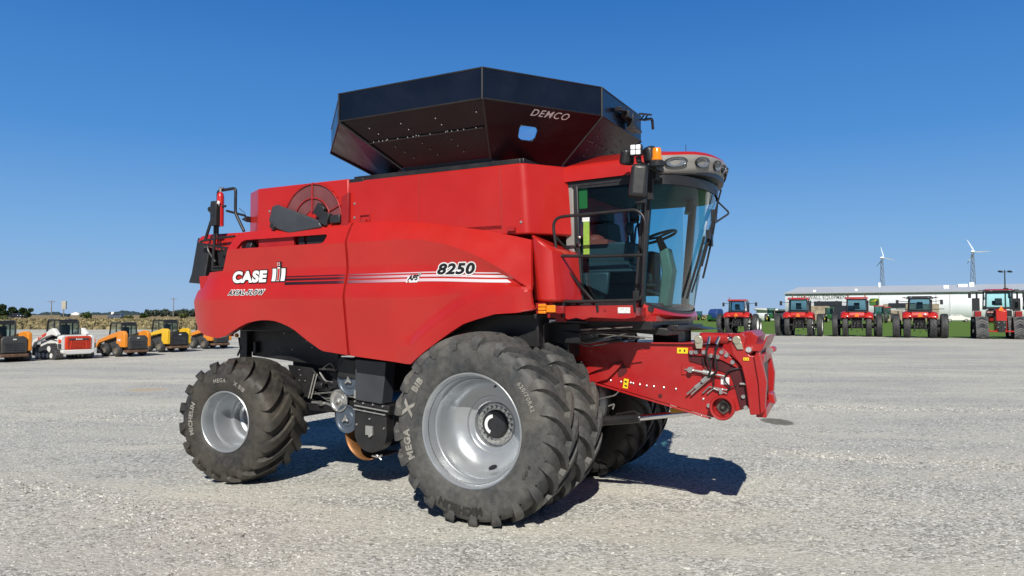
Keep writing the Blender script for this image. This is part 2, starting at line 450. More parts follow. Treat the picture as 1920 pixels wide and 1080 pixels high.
HILLM = veg_mat('far_wooded_hill', [(.3, (.030,.055,.060)), (.55, (.050,.080,.078)), (.75, (.09,.115,.085))], .02, (1,1,1), .1)

def sheet(name, poly, m, dz, step, kind='structure'):
    """a flat-sided sheet cut to an outline, draped over the terrain"""
    bm = bmesh.new()
    f = bm.faces.new([bm.verts.new((x, y, 0)) for x, y in poly])
    ys = [y for y in (70, 80, 85, 90, 95, 100, 105, 110, 115, 120, 125, 130, 140)]
    for y in ys:
        bmesh.ops.bisect_plane(bm, geom=bm.verts[:]+bm.edges[:]+bm.faces[:], plane_co=(0, y, 0), plane_no=(0, 1, 0))
    for v in bm.verts: v.co.z = H(v.co.x, v.co.y)+dz
    bmesh.ops.recalc_face_normals(bm, faces=bm.faces)
    if sum(f.normal.z for f in bm.faces) < 0: bmesh.ops.reverse_faces(bm, faces=bm.faces)
    me = bpy.data.meshes.new(name); bm.to_mesh(me); bm.free(); me.materials.append(m)
    o = bpy.data.objects.new(name, me); COL.objects.link(o); o['kind'] = kind
    return o
sheet('field', [(-9000,-60),(9000,-60),(9000,12000),(-9000,12000)], FIELD, -.08, 0)
random.seed(3)
edgeR = [(120,-12),(58,47),(43,65.5),(34,74),(26,84.6),(18,92)]
edgeL = [(x, 96+random.uniform(-.8,.8)+(-x*.01)) for x in range(10, -230, -6)]
sheet('grass_verge', [(420,-40),(130,-30)]+edgeR[:1]+[(57,46.5),(42,65),(33,73.5),(25,84),(15,92),(10,97),(-2,150),(-2,300),(420,300)], LAWN, -.02, 0)
sheet('weedy_bank', [(12,95),(10,235)]+[(x, 222+random.uniform(-8,8)) for x in range(0,-420,-12)]+[(-420,60)], WEEDS, -.03, 0)
sheet('gravel_lot', [(-230,-30),(128,-30)]+edgeR+edgeL, GRAVEL, 0, 0)
sheet('road', [(-420,243),(-2,262),(-2,269),(-420,250)], ASPH, .0, 0)

# loose chips lying on the packed surface near the viewer
def chips():
    m, nt, out = newmat('loose_limestone_chips')
    b = N(nt, 'BsdfPrincipled'); b.inputs['Roughness'].default_value = .85; b.inputs['Specular IOR Level'].default_value = .2
    g = N(nt, 'NewGeometry'); r = ramp(nt, [(0, (.16,.155,.14)), (.5, (.44,.435,.40)), (1, (.68,.67,.63))])
    L(nt, g.outputs['Random Per Island'], r.inputs['Fac']); L(nt, r.outputs['Color'], b.inputs['Base Color']); L(nt, b.outputs['BSDF'], out.inputs['Surface'])
    rnd = random.Random(21); vs = []; fs = []
    rows = [((-6.9,9.6),(-5.2,9.0),(-3.3,7.5),(-1.6,6.3)),((4.2,11.6),(5.8,10.9),(8.2,10.1)),((-9,15.5),(-5,15.0),(-3,14.6)),((1.5,6.1),(3.5,5.6),(5.5,5.2)),((5,17.5),(9,16.8),(14,16.4))]
    for q_ in range(54000):
        big = q_ % 13 == 0
        if big:
            rw_ = rnd.choice(rows); i_ = rnd.randrange(len(rw_)-1); t_ = rnd.random()
            x = rw_[i_][0]+(rw_[i_+1][0]-rw_[i_][0])*t_+rnd.gauss(0,.2); y = rw_[i_][1]+(rw_[i_+1][1]-rw_[i_][1])*t_+rnd.gauss(0,.22)
        else: y = 2.6+15*rnd.random()**1.7; x = rnd.uniform(-.78,.78)*y
        if not big and math.sin(x*.9+y*.35)+math.sin(x*.31-y*.8+2)+rnd.uniform(-1.6,1.6) < -.5: continue
        s = rnd.uniform(.005,.0125)*(1+.015*y)*(rnd.uniform(1.0,1.7) if big else 1)
        a = rnd.uniform(0,6.28); ca, sa = math.cos(a), math.sin(a); n = len(vs)
        sx, sy, sz = s*rnd.uniform(.8,1.5), s*rnd.uniform(.6,1), s*rnd.uniform(.5,.9)
        for dx, dy, dz in ((-1,-1,0),(1,-.8,0),(.9,1,0),(-.8,.9,0),(-.6,-.5,1),(.5,-.6,.8),(.6,.4,1),(-.5,.6,.9)):
            px, py = dx*sx*rnd.uniform(.8,1.1), dy*sy*rnd.uniform(.8,1.1)
            vs.append((x+px*ca-py*sa, y+px*sa+py*ca, dz*sz-.002 if dz else -.002))
        fs += [(n+4,n+5,n+6,n+7),(n,n+1,n+5,n+4),(n+1,n+2,n+6,n+5),(n+2,n+3,n+7,n+6),(n+3,n,n+4,n+7)]
    me = bpy.data.meshes.new('loose_stones'); me.from_pydata(vs, [], fs); me.materials.append(m)
    o = bpy.data.objects.new('loose_stones', me); COL.objects.link(o); o['kind'] = 'stuff'
chips()
# ------------------------------------------------------------------ wheels
def tyre_geo(mb, R, w, rim, nl, dth, lug=.05, lw=.40, seg=64, bulge=.03):
    """tractor tyre, axle along y, outer side at -w/2: carcass plus chevron lugs that run down the shoulders"""
    h = w/2; Rc = R-lug; sw = Rc-rim
    half = [(rim-.012, h*.72), (rim+.012, h*.86), (rim+sw*.18, h*.96), (rim+sw*.42, h*1.0), (rim+sw*.66, h*.985), (rim+sw*.84, h*.93), (Rc-.035, h*.84), (Rc-.008, h*.6), (Rc, h*.25)]
    prof = [(r, -y) for r, y in half] + [(r, y) for r, y in reversed(half)]
    mb.lathe(prof, (0,0,0), (0,1,0), seg)
    pitch = 2*PI/nl
    def pt(r, y, th): return (r*math.cos(th), y, r*math.sin(th))
    st = [(-.06, R, Rc-.03, .9), (.15, R-.001, Rc-.03, 1), (.40, R-.006, Rc-.03, 1), (.64, R-.016, Rc-.04, 1.02), (.84, R-.032, Rc-.06, 1.06), (.97, R-.060, Rc-.09, 1.12)]
    for side in (-1, 1):
        for k in range(nl):
            th0 = pitch*(k + (.5 if side > 0 else 0))
            vs = []; fs = []
            for (t, rt, rb, wf) in st:
                th = th0 + dth*(t - .22*t*t)
                y = side*h*t
                yb = side*h*(t if t < .8 else t-.10)
                dw = pitch*lw*.5*wf
                vs += [pt(rb, yb, th-dw*1.22), pt(rt, y, th-dw), pt(rt, y, th+dw), pt(rb, yb, th+dw*1.22)]
            # run-out down the sidewall
            for (rr_, yy, wf) in ((R-.105, 1.015, .95), (R-.175, 1.0, .6)):
                th = th0 + dth*.80
                dw = pitch*lw*.5*wf
                vs += [pt(rr_-.01, side*h*(yy-.12), th-dw*1.2), pt(rr_, side*h*yy, th-dw), pt(rr_, side*h*yy, th+dw), pt(rr_-.01, side*h*(yy-.12), th+dw*1.2)]
            n = len(vs)//4
            for i in range(n-1):
                a = i*4; b = a+4
                for q in range(3): fs.append((a+q, a+q+1, b+q+1, b+q))
            fs.append((3,2,1,0)); fs.append(tuple(4*(n-1)+q for q in range(4)))
            mb.faces(vs, fs)
def polar_text(mb, s, size, rmid, ang, y, bold=.0, sx=1.0, spacing=1.0, bend=0):
    g = text_geo(s, size, bold, 0, 'LEFT', sx, spacing)
    W = tw(g)
    def fn(u, v):
        a = ang - (u-W/2)/rmid; r = rmid + v - size*.36
        return (r*math.cos(a), y + bend*abs(r-rmid), r*math.sin(a))
    mb.text(g, fn)
def front_wheel(parent, y, outer):
    """62 cm wide drive tyre on a deep silver rim; outer=True is the wheel whose dish one sees"""
    nd = node('front_wheel', parent, (-.02, y, .893))
    m = MB(); tyre_geo(m, 1.003, .62, .555, 21, .36, .062, .34, 80)
    if outer:
        for s, sz, a, bo, sx in (('MEGA', .105, 194, .006, 1.05), ('X', .17, 165, .008, 1.25), ('BIB', .10, 145, .006, 1.05)):
            polar_text(m.mat(1), s, sz, .77, R_(a), -.3155, bo, sx, 1.15)
        polar_text(m.mat(2), 'MICHELIN', .10, .80, R_(263), -.3155, .006, 1.1, 1.1)
        polar_text(m.mat(1), '620/70R42', .062, .77, R_(30), -.3155, .002, 1.0, 1.2)
        polar_text(m.mat(2), 'IF CFO', .045, .75, R_(332), -.3155, .001, 1.0, 1.2)
    m.build('tyre', [TYRE, TYLET, TYLETD], nd, 40)
    m = MB()
    prof = [(.548,-.235),(.590,-.268),(.592,-.276),(.583,-.284),(.572,-.280),(.560,-.262),(.548,-.235),(.540,-.20),(.528,-.12),(.520,-.112),(.512,-.118),(.504,-.105),(.497,-.06),(.488,.02),(.470,.085),(.43,.13),(.36,.165),(.315,.18),(.305,.20),(.285,.212),(.255,.215),(.245,.222),(.243,.29),(0,.29)]
    m.lathe(prof, (0,0,0), (0,1,0), 72)
    m.build('rim', SILV, nd, 28)
    if outer:
        m = MB()
        m.lathe([(.225,.29),(.225,.262),(.215,.255),(.155,.255),(.150,.262)], (0,0,0), (0,1,0), 40)
        for k in range(20):
            a = 2*PI*k/20
            p = Vector((.186*math.cos(a), .257, .186*math.sin(a)))
            m.cyl(p, p+Vector((0,-.03,0)), .020, .017, 6)
        m.build('bolt_ring', ZINC, nd, 30)
        m = MB()
        m.lathe([(.150,.27),(.150,.225),(.140,.210),(.05,.205),(.045,.198),(.0,.196)], (0,0,0), (0,1,0), 40)
        m.mat(1)
        def arc(u, v):
            a = R_(95+u*150); r = .072+v*.036
            return (r*math.cos(a), .2035-.004*(1 if True else 0), r*math.sin(a))
        m.grid(arc, 20, 1)
        m.build('hub_cap', [PLA, WHITE], nd, 30, fix=True)
        m = MB()   # oval hand hole low in the dish and the valve
        a = R_(276); c = Vector((.44*math.cos(a), .118, .44*math.sin(a)))
        n = Vector((-math.cos(a)*.55, -1, -math.sin(a)*.55)).normalized()
        t1 = Vector((-math.sin(a), 0, math.cos(a))); t1 = (t1*.8 + Vector((.25,0,.45))).normalized(); t1 = (t1 - n*t1.dot(n)).normalized(); t2 = n.cross(t1)
        vs = [c + n*.012 + t1*(.052*math.cos(q)) + t2*(.026*math.sin(q)) for q in [2*PI*i/20 for i in range(20)]]
        m.faces(vs, [tuple(range(20))])
        m.build('hand_hole', INK, nd)
        m = MB(); a = R_(62)
        m.cyl((.525*math.cos(a), -.16, .525*math.sin(a)), (.505*math.cos(a), -.20, .505*math.sin(a)), .012, .009, 8)
        m.build('valve', PLA, nd)
    return nd
def rear_wheel(parent, x, y, rz, outer, s):
    """wide steering tyre, tread mounted the other way round"""
    nd = node('rear_wheel', parent, (x, y, .722), rz)
    m = MB(); tyre_geo(m, .795, .76, .36, 17, -.52, .06, .40, 64)
    if outer:
        polar_text(m.mat(1), 'MICHELIN', .088, .525, R_(178), -.386, .004, 1.0, 1.1)
        polar_text(m.mat(1), 'MEGA', .07, .525, R_(96), -.386, .002, 1.0, 1.15)
        polar_text(m.mat(1), 'X BIB', .07, .525, R_(60), -.386, .002, 1.0, 1.15)
    m.build('tyre', [TYRER, TYLET], nd, 40)
    m = MB()
    m.lathe([(.352,-.30),(.385,-.335),(.388,-.345),(.378,-.352),(.368,-.345),(.356,-.318),(.348,-.29),(.342,-.18),(.330,-.165),(.322,-.13),(.318,.05),(.30,.09),(.262,.10),(.25,.12),(.245,.19),(.225,.20),(.21,.22),(.205,.27),(.12,.275),(.115,.24),(0,.24)], (0,0,0), (0,1,0), 56)
    m.build('rim', SILV, nd, 28)
    m = MB()
    for k in range(10):
        a = 2*PI*k/10; p = Vector((.165*math.cos(a), .275, .165*math.sin(a)))
        m.cyl(p, p+Vector((0,-.03,0)), .016, .014, 6)
    m.build('wheel_nut', ZINC, nd, 30, split=True)
    return nd
def flip(nd, parent, loc, rz):
    c = dup(nd, parent); c.location = loc; c.rotation_euler = (0, 0, rz); return c
# ------------------------------------------------------------------ the combine: x forward, y to its left, z up, origin under the front axle
CB = thing('combine_harvester', 'large red combine harvester with black tank extension and dual front tyres on the gravel', 'combine harvester', (.496, 9.244, .065), R_(-28.1))
# wheels: two duals a side; the visible side carries the lettering and dishes
w1 = front_wheel(CB, -1.64, True)
w2 = front_wheel(CB, -.965, False)
w3 = flip(w2, CB, (-.02, .965, .893), PI); w4 = flip(w2, CB, (-.02, 1.64, .893), PI)
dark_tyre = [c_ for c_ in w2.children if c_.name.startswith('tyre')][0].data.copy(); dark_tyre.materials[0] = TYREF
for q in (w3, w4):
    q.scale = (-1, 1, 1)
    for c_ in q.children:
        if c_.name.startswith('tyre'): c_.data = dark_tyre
r1 = rear_wheel(CB, -3.73, -1.47, R_(6), True, 1)
r2 = rear_wheel(CB, -3.73, 1.47, PI+R_(6), False, 1); r2.scale = (-1, 1, 1)

# ---- side panels
def zc(x):        # upper feature line of the panel
    return 2.93 if x < -1.2 else 2.93-.56*((x+1.2)/1.6)**2
def zl(x): return 2.26 if x < -1.0 else 2.26+.10*smooth01(-1.0, .3, x)
FARCH = [(-1.16,1.51),(-1.06,1.51),(-.84,1.66),(-.63,1.79),(-.46,1.89),(-.31,1.97),(-.14,2.02),(.08,2.075),(.34,2.09),(.52,2.12)]
def arch(x):
    if x <= FARCH[0][0]: return 1.51+(FARCH[0][0]-x)*.085
    for (a, za), (b, zb) in zip(FARCH, FARCH[1:]):
        if x <= b: return za+(zb-za)*(x-a)/(b-a)
    return 2.12
def yP(x, z):
    """outward bulge of the right-hand panels at (x, z)"""
    c = zc(x); l = zl(x)
    top = 3.2 if x < -1.5 else 3.2-.30*smooth01(-1.5, .6, x)
    if z > c:
        t = min(1.3, (z-c)/max(.05, top-c)); y = -1.525+.085*t+.05*t*t
    elif z > l:
        t = (c-z)/max(.04, c-l)
        y = -1.525 + .050*math.sin(PI*min(1, t*1.25)*.5)*(1-smooth01(.38, 1, t)) - .03*smooth01(.4, 1, t)
    else:
        t = (l-z)/.7; y = -1.555 + .10*t
    if x > -1.3:                       # flared fender lip over the drive wheel
        dz = z-arch(x)
        k = .080-.025*dz/.16 if dz < .16 else .055*(1-smooth01(.16, .36, dz))
        y -= k*smooth01(-1.35, -.9, x)*(1-.6*smooth01(.30, .5, x))
    if x < -4.2: y += .11*((-4.2-x)/.56)**2
    return y
def outline_panel(name, poly, x0, x1, z0, z1, nu, nv, cuts=()):
    def pf_(u, v):       # rows follow the two feature lines
        x = x0+(x1-x0)*u; a, b = zl(x), max(zc(x), zl(x)+.03)
        z = z0+(a-z0)*v/.45 if v < .45 else (a+(b-a)*(v-.45)/.35 if v < .80 else b+(z1-b)*(v-.80)/.20)
        return (x, yP(x, z), z)
    m = MB(); m.grid(pf_, nu, nv)
    o = m.build('tmp', RED, None, 0, fix=False)
    # thicken by hand into a closed shell
    bm = bmesh.new(); bm.from_mesh(o.data)
    back = bmesh.ops.duplicate(bm, geom=bm.verts[:]+bm.edges[:]+bm.faces[:])
    bv = [g for g in back['geom'] if isinstance(g, bmesh.types.BMVert)]
    for v in bv: v.co.y += .045
    bf = [g for g in back['geom'] if isinstance(g, bmesh.types.BMFace)]
    bmesh.ops.reverse_faces(bm, faces=bf)
    be = [e for e in bm.edges if e.is_boundary]
    bmesh.ops.bridge_loops(bm, edges=be)
    bmesh.ops.recalc_face_normals(bm, faces=bm.faces)
    bm.to_mesh(o.data); bm.free()
    c = MB().prism(poly, 'y', -2.2, -1.0).build('cut', RED)
    boolean(o, c)
    for cp in cuts:
        c = MB().prism(cp, 'y', -2.2, -1.0).build('cut', RED); boolean(o, c, 'DIFFERENCE')
    o.name = name; o.data.name = name; o.parent = CB
    o.data.shade_smooth(); o.data.set_sharp_from_angle(angle=R_(13))
    return o
REARP = [(-2.02,3.185),(-3.83,3.165),(-3.95,3.10),(-4.14,2.655),(-4.42,2.64),(-4.53,2.43),(-4.65,2.40),(-4.76,2.24),(-4.76,2.0),(-4.71,1.86),(-4.52,1.79),(-4.24,1.755),(-4.07,1.79),(-3.93,1.855),(-3.80,1.91),(-3.66,1.96),(-3.53,1.985),(-3.40,2.0),(-3.27,2.0),(-3.16,1.99),(-3.06,1.965),(-2.95,1.93),(-2.84,1.88),(-2.64,1.75),(-2.46,1.65),(-2.40,1.625),(-2.02,1.585)]
VENT = [(-3.86,2.935),(-3.80,3.03),(-3.74,3.05),(-2.36,3.055),(-2.33,3.03),(-2.36,2.955),(-2.40,2.94)]
pr = outline_panel('rear_side_panel', REARP, -4.9, -1.9, 1.4, 3.3, 60, 80, [VENT])
FRONTP = [(-1.98,3.185),(-1.48,3.165),(-1.2,3.145),(-.95,3.12),(-.7,3.085),(-.44,3.04),(-.2,3.0),(.03,2.95),(.22,2.91),(.42,2.86),(.455,2.55),(.50,2.2),(.515,2.14),(.49,2.11)]+[(x, z) for x, z in reversed(FARCH[:-1])]+[(-1.98,1.58)]
pf = outline_panel('front_side_panel', FRONTP, -2.05, .6, 1.4, 3.3, 90, 80)
# recessed pocket behind the vent: dark duct ends and red frame seen through the opening
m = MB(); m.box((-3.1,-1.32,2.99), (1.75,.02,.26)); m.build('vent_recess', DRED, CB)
m = MB(); m.box((-2.56,-1.36,2.99), (.40,.06,.16)); m.box((-2.84,-1.37,2.98), (.10,.05,.2)); m.cyl((-3.76,-1.38,2.96),(-3.66,-1.38,2.96),.08,.08,14); m.build('vent_duct', PLA, CB, bevel=.01, split=True)
m = MB(); m.box((-3.25,-1.40,2.985), (.62,.05,.17), (0,0,0)); m.build('vent_frame', RED2, CB, bevel=.008)
# seam strip, latch pins
m = MB()
for z0, z1 in ((1.6,3.16),):
    m.grid(lambda u, v: (-2.02+.05*u, yP(-2.0, z0+(z1-z0)*v)+.03, z0+(z1-z0)*v), 1, 24)
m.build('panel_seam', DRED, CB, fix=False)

# turned-in lips of the wheel arches
for nm, P in (('arch_lip', [p for p in REARP if -4.75 < p[0] < -2.3 and p[1] < 2.02]), ('arch_lip', FARCH)):
    m = MB(); npt = len(P)-1
    m.grid(lambda u, v: (P[round(u*npt)][0], yP(P[round(u*npt)][0], P[round(u*npt)][1])+.004+.13*v, P[round(u*npt)][1]-.002+.022*v), npt, 2)
    o = m.build(nm, DRED, CB, 60, fix=False); q = o.modifiers.new('t', 'SOLIDIFY'); q.thickness = .012; q.offset = 1  # shade inside the arch is painted in as a darker red
# ---- decals on the panels
def on_panel(x0, z0, g, slope=0, lift=.007):
    def fn(u, v):
        x = x0+u; z = z0+v+u*slope
        return (x, yP(x, z)-lift, z)
    return fn
def stripes():
    m, nt, out = newmat('fading_stripe_vinyl')
    b = N(nt, 'BsdfPrincipled'); b.inputs['Roughness'].default_value = .35
    sx = N(nt, 'SeparateXYZ'); tc = N(nt, 'TexCoord'); L(nt, tc.outputs['Object'], sx.inputs[0])
    t = math_(nt, 'DIVIDE', math_(nt, 'ADD', sx.outputs[0], 2.98), 3.2)
    r = ramp(nt, [(0, (.012,.010,.012)), (.26, (.06,.012,.02)), (.42, (.36,.16,.20)), (.58, (.62,.45,.5)), (1, (.74,.66,.68))])
    L(nt, t, r.inputs['Fac']); L(nt, r.outputs['Color'], b.inputs['Base Color']); L(nt, b.outputs['BSDF'], out.inputs['Surface'])
    mb = MB()
    def sag(x): return -.035*smooth01(-.9, .25, x)
    for zt, th, xe in ((2.553,.013,.06), (2.523,.026,.14), (2.478,.034,.175)):
        for xa, xb in ((-2.99,-2.03), (-1.97, xe)):
            nseg = 40
            def f(u, v):
                x = xa+(xb-xa)*u
                if xb == xe: x += .06*(1-v)*smooth01(.93, 1, u)
                z = zt+sag(x)-th*(1-v)
                return (x, yP(x, z)-.0045, z)
            mb.grid(f, nseg, 1)
    mb.build('stripe_decal', m, CB, 0, fix=False)
stripes()
# maker's lettering: white faces over a black outline, then the upright bar mark with its red centre
m = MB()
g1 = text_geo('CASE', .215, .012, 0, 'LEFT', 1.0, 1.1); kx = .615/tw(g1)
outlined(m, ([(x*kx+.012, y*.90+.004) for x, y in g1[0]], g1[1]), lambda l: on_panel(-3.945, 2.492, None, 0, l), .013, 0, 1)
m.build('lettering', [INK, WHITE, RED, GREYP], CB, 0, fix=False)
m = MB()
def rectq(x0, z0, x1, z1, mi, lift, sh=0):
    def f(u, v):
        z = z0+(z1-z0)*v; x = x0+(x1-x0)*u+sh*(z-z0)
        return (x, yP(x, z)-lift, z)
    m.mat(mi).grid(f, 3, 4)
rectq(-3.235,2.483,-2.985,2.668,0,.006)
rectq(-3.145,2.66,-3.065,2.742,0,.0055)
for a, b in ((-3.222,-3.158), (-3.068,-3.000)): rectq(a, 2.495, b, 2.655, 1, .010)
rectq(-3.136,2.495,-3.092,2.672,1,.011); rectq(-3.130,2.500,-3.098,2.655,2,.012)
rectq(-3.136,2.690,-3.092,2.730,1,.011); rectq(-3.130,2.695,-3.098,2.725,2,.012)
m.build('emblem', [INK, WHITE, RED, GREYP], CB, 0, fix=False)
m = MB()
# model family name, slanted
g1 = text_geo('AXIAL-FLOW', .085, .003, .28, 'LEFT', 1.0, 1.16); kx = .65/tw(g1)
outlined(m, ([(x*kx, y) for x, y in g1[0]], g1[1]), lambda l: on_panel(-3.955, 2.330, None, 0, l), .0085, 1, 0)
m.build('lettering', [INK, WHITE, RED, GREYP], CB, 0, fix=False)
m = MB()
g1 = text_geo('8250', .18, .008, .25, 'LEFT', 1.0, 1.10); kx = .50/tw(g1)
outlined(m, ([(x*kx, y*.88) for x, y in g1[0]], g1[1]), lambda l: on_panel(-.71, 2.523, None, -.01, l+.003), .0135, 1, 0)
m.build('lettering', [INK, WHITE, RED, GREYP], CB, 0, fix=False)
m = MB()
rectq(-1.115,2.435,-.955,2.50,1,.007,.25); rectq(-.97,2.50,-.93,2.545,3,.007,.25)
g1 = text_geo('AFS', .08, .004, .28); m.mat(0).text(g1, on_panel(-1.09, 2.462, None, 0, .011))
rectq(-1.09,2.437,-1.07,2.453,2,.011)
m.build('lettering', [INK, WHITE, RED, GREYP], CB, 0, fix=False)

# ---- upper tank body
TP = [(-3.82,-1.16),(-3.58,-1.42),(-2.06,-1.42)]
m = MB()
Z0, ZT = 3.05, 3.735
def tp(x, y): return (x, y)
rear_box = [(-3.99,1.18),(-3.99,-1.18),(-3.63,-1.37),(-2.10,-1.37),(-2.10,1.37),(-3.63,1.37)]
m.prism(rear_box, 'z', Z0, ZT)
m.build('engine_hood', RED, CB, 12, bevel=.02)
front = [(-2.095,-1.37)]
for i in range(9):
    a = R_(-90+i*7.2); front.append((.24+.11*math.cos(a), -1.26+.11*math.sin(a)))
front += [(.66,-.88),(.66,.88)]
front += [(x, -y) for x, y in reversed(front[1:10])] + [(-2.095,1.37)]
def lean(v): return (v[0]+(.105*(3.72-v[2])/1.5 if v[0] > 0 else 0), v[1], v[2])
m = MB(); m.prism(front, 'z', 2.93, 3.70, lean)
m.build('grain_tank', RED, CB, 30, bevel=.02)
m = MB(); fr2 = [(.30,-1.30),(.395,-1.43),(.46,-1.445),(.53,-1.435),(.595,-1.40),(.635,-1.33),(.70,-.90),(.62,-.90)]
m.prism(fr2, 'z', 2.20, 2.88, lean)
for v in m.bm.verts:
    if v.co.z > 2.5: v.co.z += .06-.20*smooth01(.35,.75,v.co.x)
m.build('corner_panel', RED, CB, 30, bevel=.03)
m = MB(); m.tube([(.05,-1.372,2.95),(.02,-1.372,3.68)],.004,5); m.tube([(-1.05,-1.372,3.1),(-1.05,-1.372,3.70)],.003,5); m.build('seam', DRED, CB)
m = MB(); m.prism([(x, -y) for x, y in fr2], 'z', 2.20, 2.925, lean); m.build('corner_panel', RED, CB, 30, bevel=.012)
m = MB(); m.box((-.9,-1.30,3.715), (2.3,.06,.09)); m.box((-1.98,-1.345,3.70), (.22,.05,.05)); m.box((-.9,1.30,3.715), (2.3,.06,.09)); m.box((.22,0,3.735), (.06,2.5,.09)); m.box((-2.03,0,3.735), (.06,2.5,.09)); m.build('tank_rim', BLK, CB, bevel=.008)
m = MB()
for x, z in ((-2.0,3.42),(-2.0,3.25),(-3.42,3.42),(.28,3.06),(.36,2.83),(.37,2.79),(-1.98,3.08)):
    m.ell((x,-1.375,z), (.016,.008,.016), 8, 5)
m.build('bolt', ZINC, CB, 30, split=True)
m = MB(); m.tube([(-1.90,-1.385,3.20),(-1.90,-1.385,3.27),(-1.76,-1.385,3.27),(-1.76,-1.385,3.20)], .008, 6); m.box((-1.84,-1.39,3.19),(.08,.03,.05)); m.box((.18,-1.41,2.985),(.09,.04,.04)); m.build('latch', RED2, CB)
# deck between the panels and dark body core
m = MB(); m.box((-1.95,0,3.02), (4.0,2.74,.04)); m.box((-1.85,0,2.5), (4.0,2.5,1.0)); m.build('body_shell', DRED, CB)
m = MB()
m.box((-2.0,0,1.80), (4.4,1.9,.5)); m.box((-1.1,0,1.35), (2.2,1.1,.55)); m.box((-3.55,0,2.2), (1.1,2.4,.7)); m.box((-3.7,0,1.62), (.7,1.7,.3))
m.box((-.15,0,1.9), (1.2,2.6,.35))
m.build('chassis', BLK, CB, bevel=.01)
# left-hand panel (only its underside and shadow can be seen)
m = MB(); m.grid(lambda u, v: (-4.0+4.4*u, 1.5, 1.95+1.2*v), 10, 4); m.box((-2.0,1.49,1.75),(1.3,.03,.5)); m.build('left_side_panel', RED, CB, fix=False)

# ---- rotary air screen with its black suction wand
m = MB()
c = Vector((-2.67,-1.378,3.235))
def scr(u, v):
    a = R_(10+u*170) if False else PI*u
    r = .14+.335*v
    return (c.x+r*math.cos(a), c.y, c.z+r*math.sin(a))
m.grid(scr, 40, 4); 
o = m.build('rotary_screen', REDGLASS, CB, 0, fix=False)
m = MB()
ring = lambda r, a0=0, a1=180, n=30: [(c.x+r*math.cos(R_(a0+(a1-a0)*i/n)), c.y-.012, c.z+r*math.sin(R_(a0+(a1-a0)*i/n))) for i in range(n+1)]
m.tube(ring(.478), .008, 6); m.tube(ring(.30), .008, 6)
for a in (22, 90, 155): m.tube([(c.x+.12*math.cos(R_(a)), c.y-.012, c.z+.12*math.sin(R_(a))), (c.x+.47*math.cos(R_(a)), c.y-.012, c.z+.47*math.sin(R_(a)))], .011 if a == 90 else .007, 6)
for k in range(13):
    a = R_(8+k*13.6); m.ell((c.x+.49*math.cos(a), c.y-.01, c.z+.49*math.sin(a)), (.011,.01,.011), 8, 5)
m.build('screen_frame', RED2, o)
m = MB(); m.prism([(-2.17,3.15),(-2.17,3.50),(-2.06,3.56),(-2.06,3.15)], 'y', -1.42, -1.37); m.build('screen_housing', DRED, CB, bevel=.006)
m = MB()
m.prism([(-3.31,3.20),(-3.36,3.29),(-3.30,3.47),(-3.22,3.485),(-2.86,3.36),(-2.50,3.235),(-2.46,3.15),(-3.0,3.10)], 'y', -1.45, -1.385)
m.build('suction_wand', DGREY, CB, bevel=.018)
m = MB(); m.box((-2.50,-1.42,3.36),(.14,.08,.15),(0,.6,0)); m.box((-2.42,-1.42,3.26),(.14,.07,.16),(0,.4,0)); m.box((-2.25,-1.42,3.24),(.16,.06,.10)); m.cyl((-3.32,-1.42,3.23),(-3.24,-1.42,3.19),.05,.05,10); m.build('wand_motor', PLA, CB, bevel=.012, split=True)

# ---- grain tank extension: octagonal band over eight outward-leaning panels
OB = [(-3.0,-.68),(-1.80,-1.88),(.11,-1.90),(.94,-.69)]; OB += [(x, -y) for x, y in reversed(OB)]
IB = [(-2.02,-.72),(-1.32,-1.33),(-.12,-1.33),(.42,-.62)]; IB += [(x, -y) for x, y in reversed(IB)]
ZB, ZT2, ZI = 4.285, 4.605, 3.80
m = MB()
n8 = len(OB)
for i in range(n8):
    a, b = OB[i], OB[(i+1) % n8]
    m.faces([(a[0],a[1],ZB),(b[0],b[1],ZB),(b[0],b[1],ZT2),(a[0],a[1],ZT2)], [(0,1,2,3)], False)
ext = m.build('tank_extension', BLKG, CB, 0)
sol = ext.modifiers.new('t', 'SOLIDIFY'); sol.thickness = .035; sol.offset = -1
m = MB()
for p in (OB[1], OB[2], OB[3]): m.cyl((p[0]*1.004,p[1]*1.004,ZB-.01),(p[0]*1.004,p[1]*1.004,ZT2+.005),.012,.012,8)
m.tube([(x*1.003,y*1.003,ZB) for x, y in OB], .009, 6, True); m.tube([(x*1.0,y*1.0,ZT2) for x, y in OB], .009, 6, True)
m.build('edge_trim', BLK, ext)
def slope_pt(i, u, v):
    a, b = Vector((*OB[i],ZB)), Vector((*OB[(i+1) % n8],ZB)); p, q = Vector((*IB[i],ZI)), Vector((*IB[(i+1) % n8],ZI))
    return (p.lerp(q, u)).lerp(a.lerp(b, u), v)
def slope_n(i):
    e1 = slope_pt(i,1,.5)-slope_pt(i,0,.5); e2 = slope_pt(i,.5,1)-slope_pt(i,.5,0); n = e1.cross(e2).normalized()
    return n if n.z < 0 else -n
WU, WV = (.315,.50), (.39,.655)
